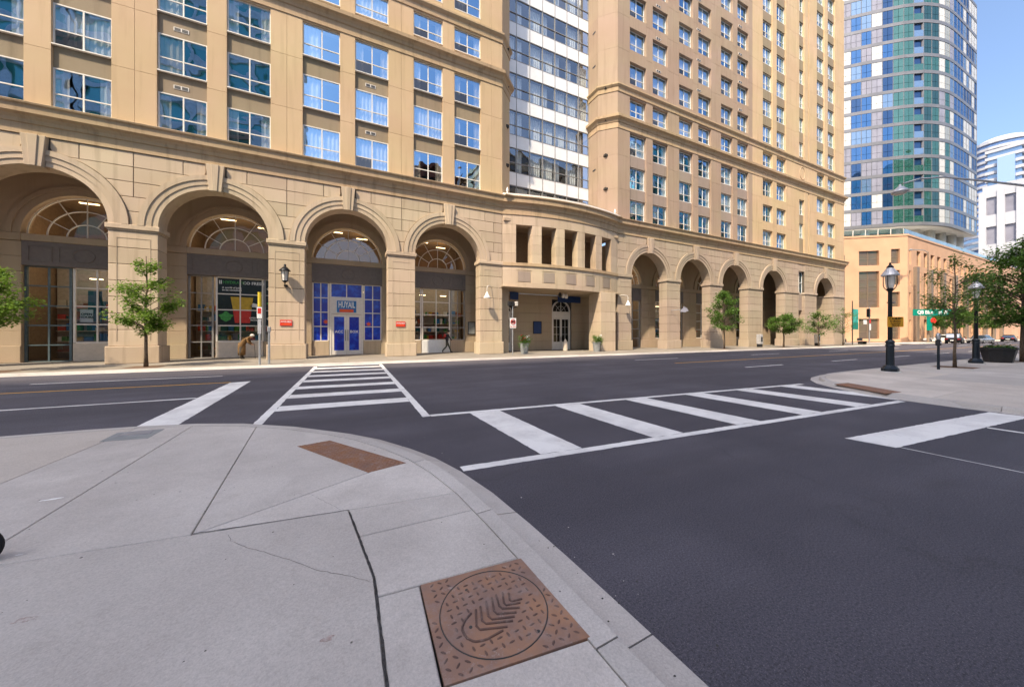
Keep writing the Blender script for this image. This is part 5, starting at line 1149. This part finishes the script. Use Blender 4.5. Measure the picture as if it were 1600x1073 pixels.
wsp = thing('corner_stone', (17.3, 25.0, WZ), 'pale pointed stone guard on the porch floor by the white door', 'bollard'); MB().lathe([(.2, 0), (.2, .6), (.12, .9), (.03, 1.05)], (17.4, 25.2, WZ), 8).build('guard', 'bulkhead', wsp)
# poles by the kerb near the juice bar
ps = thing('parking_sign_pole', (-3.9, 20.15, WZ), 'tall galvanised pole with yellow sleeve and red and white parking sign', 'sign post'); x, y = -3.9, 20.15
MB().lathe([(.045, 0), (.045, 3.5)], (x, y, WZ), 8).build('pole', 'galv', ps); MB().lathe([(.075, 0), (.075, .7)], (x, y, 2.92), 10).build('sleeve', 'yellow_paint', ps); MB().box(x - .1, x + .1, y - .06, y - .05, 2.35, 2.9).build('sign_plate', 'white_paint', ps); MB().box(x - .07, x + .07, y - .066, y - .06, 2.58, 2.84).build('sign_symbol', 'red_sign', ps); MB().box(x - .07, x + .07, y - .06, y - .05, 1.6, 2.3).build('lower_plate', 'lamp_top', ps)
pb2 = thing('parking_post', (-3.55, 20.3, WZ), 'short galvanised meter post beside the taller yellow topped pole', 'post'); MB().lathe([(.05, 0), (.05, 1.75), (.02, 1.8)], (-3.55, 20.3, WZ), 8).build('post', 'galv', pb2); MB().box(-3.62, -3.48, 20.22, 20.38, 1.7, 1.95).build('head', 'galv', pb2, bev=.02)
for x, y, lb in ((42.2, 22.6, 'white upright information box under the third right arch'), (53.3, 21.9, 'white newspaper box with dark base beside thin crowned tree')):
    t = thing('newspaper_box', (x, y, WZ), lb, 'street box'); MB().box(x - .26, x + .26, y - .22, y + .22, WZ + .35, WZ + 1.45).build('cabinet', 'lamp_top', t, bev=.03); MB().box(x - .22, x + .22, y - .18, y + .18, WZ, WZ + .35).build('base', 'dark_metal', t); MB().box(x - .17, x + .17, y - .232, y - .22, WZ + .6, WZ + 1.15).build('window', 'screen', t)
# ---- signs and poles beyond the side street
F = lambda x, y: (x, y)
tb = thing('banner_pole', (62.0, 21.6, WZ), 'slim pole with teal and green banner past the last arch', 'banner'); MB().lathe([(.06, 0), (.05, 6)], (62.0, 21.6, WZ), 8).build('pole', 'dark_metal', tb); MB().box(62.1, 63.7, 21.58, 21.62, 3.2, 5.0).build('banner_cloth', 'banner_teal', tb); MB().box(62.1, 63.7, 21.575, 21.625, 2.2, 3.2).build('banner_foot', 'green_sign', tb)
pd1 = thing('utility_pole', (79.5, 29.0, WZ), 'tall dark square pole before the orange podium', 'pole'); MB().box(79.3, 79.75, 28.8, 29.2, WZ, 15.6).build('shaft', 'orange_louvre', pd1); MB().lathe([(.5, 0), (.5, .5), (.3, .7)], (79.5, 29, WZ), 8).build('base', 'dark_metal', pd1)
tl = thing('traffic_signal', (79, 25.4, WZ), 'traffic signal on a thin pole with small red and white signs', 'traffic light'); x, y = 79, 25.4
MB().lathe([(.09, 0), (.07, 6.0)], (x, y, WZ), 8).build('pole', 'galv', tl); MB().box(x - .75, x - .3, y - .25, y + .1, 4.4, 5.8).build('signal_head', 'black_metal', tl, bev=.03)
for k, m in enumerate(('tail_red', 'yellow_sign', 'green_sign')): MB().lathe([(.14, 0), (.14, .04)], (x - .52, y - .27, 5.5 - .42 * k - .1), 10).build('signal_lens', m, tl)
MB().box(x - .3, x + .3, y - .12, y - .1, 3.4, 4.0).build('red_plate', 'red_sign', tl); MB().box(x - .3, x + .3, y - .12, y - .1, 2.2, 3.3).build('white_plate', 'white_paint', tl); MB().box(x - 2.4, x - 1.2, y - .1, y - .08, 3.2, 3.9).build('white_plate', 'white_paint', tl); MB().tube([(x, y, 3.5), (x - 2.4, y, 3.5)], .03, 5).build('arm', 'galv', tl)
sn = thing('street_name_sign', (91.2, 21.9, WZ), 'long green street name blade on a tall brown pole beyond the crossing', 'street sign')
MB().lathe([(.16, 0), (.09, 15.8)], (91.2, 21.9, WZ), 10).build('pole', 'orange_louvre', sn); MB().tube([(91.2, 21.9, 15.8), (90.5, 22.2, 16.2), (88.6, 23.1, 16.3)], .06, 6).build('lamp_arm', 'galv', sn); MB().lathe([(.1, 0), (.35, .1), (.1, .3)], (88.4, 23.2, 16.1), 8, 1.6, .8).build('lamp_head', 'galv', sn)
vr = Vector((math.cos(YAW), -math.sin(YAW))); bp_ = Vector((90.9, 21.4)); A_ = bp_ - vr * 3.3; B_ = bp_ + vr * 3.4
MB().prism([(A_.x, A_.y, 4.75), (B_.x, B_.y, 4.75), (B_.x, B_.y, 5.85), (A_.x, A_.y, 5.85)], (-.03, -.07, 0)).build('blade', 'green_sign', sn)
text('lettering', 'QB Bk.a    St W', .85, 'white_paint', (bp_.x - .06, bp_.y - .12, 5.3), sn, -YAW, .01, .95)
A_ = bp_ - vr * .9; B_ = bp_ - vr * .0
MB().prism([(A_.x, A_.y, 2.2), (B_.x, B_.y, 2.2), (B_.x, B_.y, 4.6), (A_.x, A_.y, 4.6)], (-.02, -.05, 0)).build('green_banner', 'green_sign', sn)
c_ = bp_ + vr * .1; MB().prism([(c_.x + vr.x * .5 * math.cos(k * math.pi / 4 + .39), c_.y + vr.y * .5 * math.cos(k * math.pi / 4 + .39) - .1, 3.9 + .5 * math.sin(k * math.pi / 4 + .39)) for k in range(8)], (-.02, -.05, 0)).build('stop_plate', 'red_sign', sn)
# ---- vehicles on the far side
def car(loc, rz, paint, label, suv=False):
    t = thing('parked_car', loc, label, 'car', None, rz); L, W_ = (4.7, 1.86) if suv else (4.6, 1.78); hb = .98 if suv else .86; hr = 1.75 if suv else 1.42
    def part(b, n, m, **k): o = b.build(n, m, None, **k); o.parent = t; o.location = (0, 0, 0); return o
    def loft(secs):
        b = MB(); k = len(secs[0][1])
        for x, pr in secs: b.v += [(x, y, z) for y, z in pr]
        for i in range(len(secs) - 1):
            for j in range(k): q = (j + 1) % k; b.f.append([i * k + j, i * k + q, (i + 1) * k + q, (i + 1) * k + j]); b.m.append(0)
        b.f.append(list(range(k))[::-1]); b.f.append([(len(secs) - 1) * k + j for j in range(k)]); b.m += [0, 0]; return b
    w2 = W_ / 2
    def sec(wf, z0, z1): w_ = w2 * wf; return [(-w_ * .96, z0), (w_ * .96, z0), (w_, z0 + .18), (w_, (z0 + z1) / 2 + .1), (w_ * .9, z1), (-w_ * .9, z1), (-w_, (z0 + z1) / 2 + .1), (-w_, z0 + .18)]
    part(loft([(-L / 2, sec(.86, .38, hb - .2)), (-L / 2 + .15, sec(.95, .26, hb - .05)), (-L / 4, sec(1, .2, hb)), (0, sec(1, .2, hb)), (L / 4, sec(1, .2, hb - .03)), (L / 2 - .3, sec(.95, .24, hb - .14)), (L / 2, sec(.82, .36, hb - .3))]), 'body', paint, smooth=False, bev=.03)
    def cs(wf, z0, z1): w_ = w2 * wf; return [(-w_, z0), (w_, z0), (w_ * .8, z1), (-w_ * .8, z1)]
    xs = (-L / 2 + (.12 if suv else .55), -L / 2 + (.4 if suv else 1.15), .35, 1.15)
    part(loft([(xs[0], cs(.86, hb - .04, hb + .02)), (xs[1], cs(.9, hb - .04, hr - .08)), (xs[2], cs(.9, hb - .04, hr - .08)), (xs[3], cs(.86, hb - .06, hb + .0))]), 'cabin_glass', 'car_glass'); part(loft([(xs[1] - .1, cs(.74, hr - .1, hr - .03)), ((xs[1] + xs[2]) / 2, cs(.76, hr - .1, hr)), (xs[2] + .1, cs(.74, hr - .1, hr - .03))]), 'roof', paint)
    for sx in (-1.35, 1.4):
        for s in (-1, 1):
            o = part(MB().tube([(sx, s * (w2 - .2), .33), (sx, s * (w2 + .01), .33)], .33, 16), 'wheel', 'tyre'); q = MB().tube([(sx, s * (w2 - .1), .33), (sx, s * (w2 + .02), .33)], .2, 12).build('rim', 'galv'); q.parent = o
    for s in (-1, 1): part(MB().box(L / 2 - .12, L / 2 - .02, s * w2 * .62 - .18, s * w2 * .62 + .18, .6, .74), 'headlight', 'lamp_glass'); part(MB().box(-L / 2 + .0, -L / 2 + .1, s * w2 * .66 - .14, s * w2 * .66 + .14, .66, .82), 'tail_light', 'tail_red'); part(MB().box(.75, .9, s * (w2 + .06) - .09, s * (w2 + .06) + .09, hb, hb + .13), 'wing_mirror', paint)
    part(MB().box(-L / 2 - .012, -L / 2 + .05, -.25, .25, .48, .6), 'number_plate', 'white_paint'); part(MB().box(L / 2 - .06, L / 2 + .012, -.5, .5, .36, .5), 'grille', 'dark_metal')
car((90.5, 18.9, 0), R(8), 'car_black', 'black sports utility vehicle by the podium kerb', True); car((97.5, 17.6, 0), R(172), 'car_silver', 'silver saloon car standing in front of the podium'); car((122, 18.5, 0), R(5), 'car_black', 'dark car farther along the podium kerb'); car((96, 21.2, .05), R(80), 'car_white', 'white car half hidden behind the black utility vehicle')
bo = thing('round_bollard', (86.6, 19.4, WZ), 'pale round bollard next to the black utility vehicle', 'bollard'); MB().lathe([(.35, 0), (.38, .4), (.33, .75), (.15, .95), (.03, 1.0)], (84.3, 18.9, 0), 12).build('post', 'bulkhead', bo, True)
bn = thing('street_bench', (66.8, 22.3, WZ), 'dark bench on the pavement past the last arch', 'bench'); MB().box(66.2, 67.8, 22.0, 22.5, .48, .54).build('seat', 'dark_metal', bn); MB().box(66.2, 67.8, 22.5, 22.56, .6, 1.0).build('backrest', 'dark_metal', bn)
for x in (66.3, 67.7): MB().box(x - .04, x + .04, 22.05, 22.5, WZ, .48).build('leg', 'dark_metal', bn)
# ---- kick scooter whose wheel reaches into the picture
ks = thing('kick_scooter', (-2.3, 3.6, WZ), 'black kick scooter standing on the paving, small rubber wheel showing', 'scooter'); x, y = -2.165, 3.525
d = Vector((-.95, .31, 0)).normalized(); n = Vector((-d.y, d.x, 0))
def wheel(c):
    tr = [(Vector(c) + d * math.cos(k * math.pi / 12) * .083 + Vector((0, 0, math.sin(k * math.pi / 12) * .083))) for k in range(25)]; o = MB().tube(tr, .022, 8).build('wheel', 'tyre', ks, True); MB().tube([Vector(c) - n * .012, Vector(c) + n * .012], .062, 16).build('rim', 'galv', o); MB().tube([Vector(c) - n * .03, Vector(c) + n * .03], .016, 8).build('hub', 'dark_metal', o)
wheel((x, y, WZ + .105)); f_ = Vector((x, y, WZ + .105)) + d * .85; wheel(f_)
MB().tube([Vector((x, y, .205)) + d * .1 + Vector((0, 0, -.02)), Vector((x, y, .19)) + d * .68], .035, 8).build('deck', 'dark_metal', ks); MB().tube([f_ + Vector((0, 0, .0)), f_ + Vector((0, 0, .15)) - d * .03, f_ - d * .12 + Vector((0, 0, .85))], .02, 8).build('steering_column', 'dark_metal', ks); MB().tube([f_ - d * .12 + Vector((0, 0, .85)) - n * .22, f_ - d * .12 + Vector((0, 0, .85)) + n * .22], .016, 8).build('handlebar', 'dark_metal', ks); MB().tube([Vector((x, y, .205)) - n * .035, Vector((x, y, .205)) + d * .12 - n * .035], .012, 6).build('fork', 'dark_metal', ks)
# ---- people
def skin_mesh(joints, bones, name, rule, mats):
    me = bpy.data.meshes.new(name); me.from_pydata([j[:3] for j in joints], bones, []); o = link(bpy.data.objects.new(name, me)); md = o.modifiers.new('skin', 'SKIN'); md.use_smooth_shade = True
    for v, j in zip(me.skin_vertices[0].data, joints): v.radius = (j[3], j[4] if len(j) > 4 else j[3])
    me.skin_vertices[0].data[0].use_root = True; sb = o.modifiers.new('sub', 'SUBSURF'); sb.levels = 2; sb.render_levels = 2
    bpy.context.view_layer.update(); ev = o.evaluated_get(bpy.context.evaluated_depsgraph_get()); m2 = bpy.data.meshes.new_from_object(ev); bpy.data.objects.remove(o)
    for m in mats: m2.materials.append(MATS[m])
    for p in m2.polygons: p.material_index = rule(p.center); p.use_smooth = True
    return m2
def person(loc, rz, joints, bones, rule, mats, label, extras):
    t = thing('person', loc, label, 'person', None, rz); m = skin_mesh(joints, bones, 'body', rule, mats); o = link(bpy.data.objects.new('body', m)); o.parent = t; ORG[o] = ORG[t]
    for n_, b, mt in extras: q = b.build(n_, mt, None, True); q.parent = t; q.location = (0, 0, 0)
BON = [(0, 1), (1, 2), (2, 3), (3, 4), (2, 5), (5, 6), (6, 7), (7, 8), (2, 9), (9, 10), (10, 11), (11, 12), (0, 13), (13, 14), (14, 15), (15, 16), (0, 17), (17, 18), (18, 19), (19, 20)]
# walking man: local +x is forward
WM = [(0, 0, .95, .15, .12), (.03, 0, 1.2, .15, .12), (.07, 0, 1.42, .13, .12), (.10, 0, 1.53, .055), (.14, 0, 1.66, .10, .085), (.07, .19, 1.40, .065), (-.06, .24, 1.15, .05), (.06, .25, .95, .042), (.12, .25, .86, .038), (.07, -.19, 1.40, .065), (.18, -.24, 1.16, .05), (.32, -.24, 1.0, .042), (.38, -.24, .94, .038), (.02, .09, .88, .10), (.20, .10, .52, .07), (.36, .10, .10, .05), (.50, .10, .05, .045), (-.02, -.09, .88, .10), (-.06, -.10, .52, .07), (-.38, -.10, .18, .05), (-.32, -.10, .05, .045)]
def rm(c): return 0 if c.z > 1.5 or (c.z < .99 and c.z > .8 and abs(c.y) > .2) else (1 if c.z > .86 else (2 if c.z > .11 else 3))
hair = MB().lathe([(.098, 0), (.112, .05), (.10, .11), (.05, .15), (.01, .16)], (.13, 0, 1.655), 12)
person((6.95, 26.25, WZ), R(0), WM, BON, rm, ['skin', 'jacket_dark', 'jean_green', 'shoe'], 'person in dark jacket and grey trousers striding past the arcade window', [('hair', hair, 'hair_dark'), ('shoulder_bag', MB().lathe([(.02, 0), (.10, .04), (.12, .2), (.03, .3)], (-.16, .02, 1.22), 8), 'bag_red')])
# stooped elder in a brown coat leaning forward, hands on a cane
SM = [(0, 0, .86, .17, .15), (.12, 0, 1.08, .18, .16), (.32, 0, 1.26, .16, .14), (.43, 0, 1.32, .06), (.54, 0, 1.34, .10, .09), (.30, .18, 1.22, .07), (.36, .22, .98, .055), (.50, .14, .86, .042), (.57, .08, .84, .038), (.30, -.18, 1.22, .07), (.36, -.22, .98, .055), (.50, -.14, .86, .042), (.57, -.08, .84, .038), (.0, .09, .8, .12), (.03, .10, .45, .09), (.0, .10, .1, .06), (.13, .10, .05, .05), (.0, -.09, .8, .12), (-.03, -.10, .45, .09), (-.05, -.10, .1, .06), (.08, -.10, .05, .05)]
def rs(c): return 0 if (c.x > .44 and c.z > 1.2) or (c.x > .5 and c.z < .93) else (1 if c.z > .72 else (2 if c.z > .12 else 3))
coat = MB().lathe([(.185, .24), (.19, .5), (.185, .8), (.15, .98)], (.0, 0, 0), 16, 1, .95)
person((-5.75, 25.2, WZ), R(0), SM, BON, rs, ['skin', 'coat_brown', 'trouser_grey', 'shoe'], 'stooped white haired person in a long brown coat leaning on a cane', [('coat_skirt', coat, 'coat_brown'), ('hair', MB().lathe([(.10, 0), (.115, .04), (.105, .10), (.05, .145), (.01, .15)], (.51, 0, 1.345), 12), 'hair_white'), ('cane', MB().tube([(.52, 0, .9), (.6, 0, .92), (.62, 0, .85), (.66, 0, .02)], .012, 6), 'bark')])
# ---- small loose things
for x, y, nm in ((-13.4, 20.35, 0),): pass
dr = thing('catch_basin', (27.5, 19.3, 0), 'dark drain slot in the far kerb before the right arches', 'drain'); MB().box(26.8, 28.2, 19.05, 19.42, .003, .012).build('grate', 'dark_metal', dr)
print('stone blocks', NBL[0], 'objects', len(bpy.data.objects))
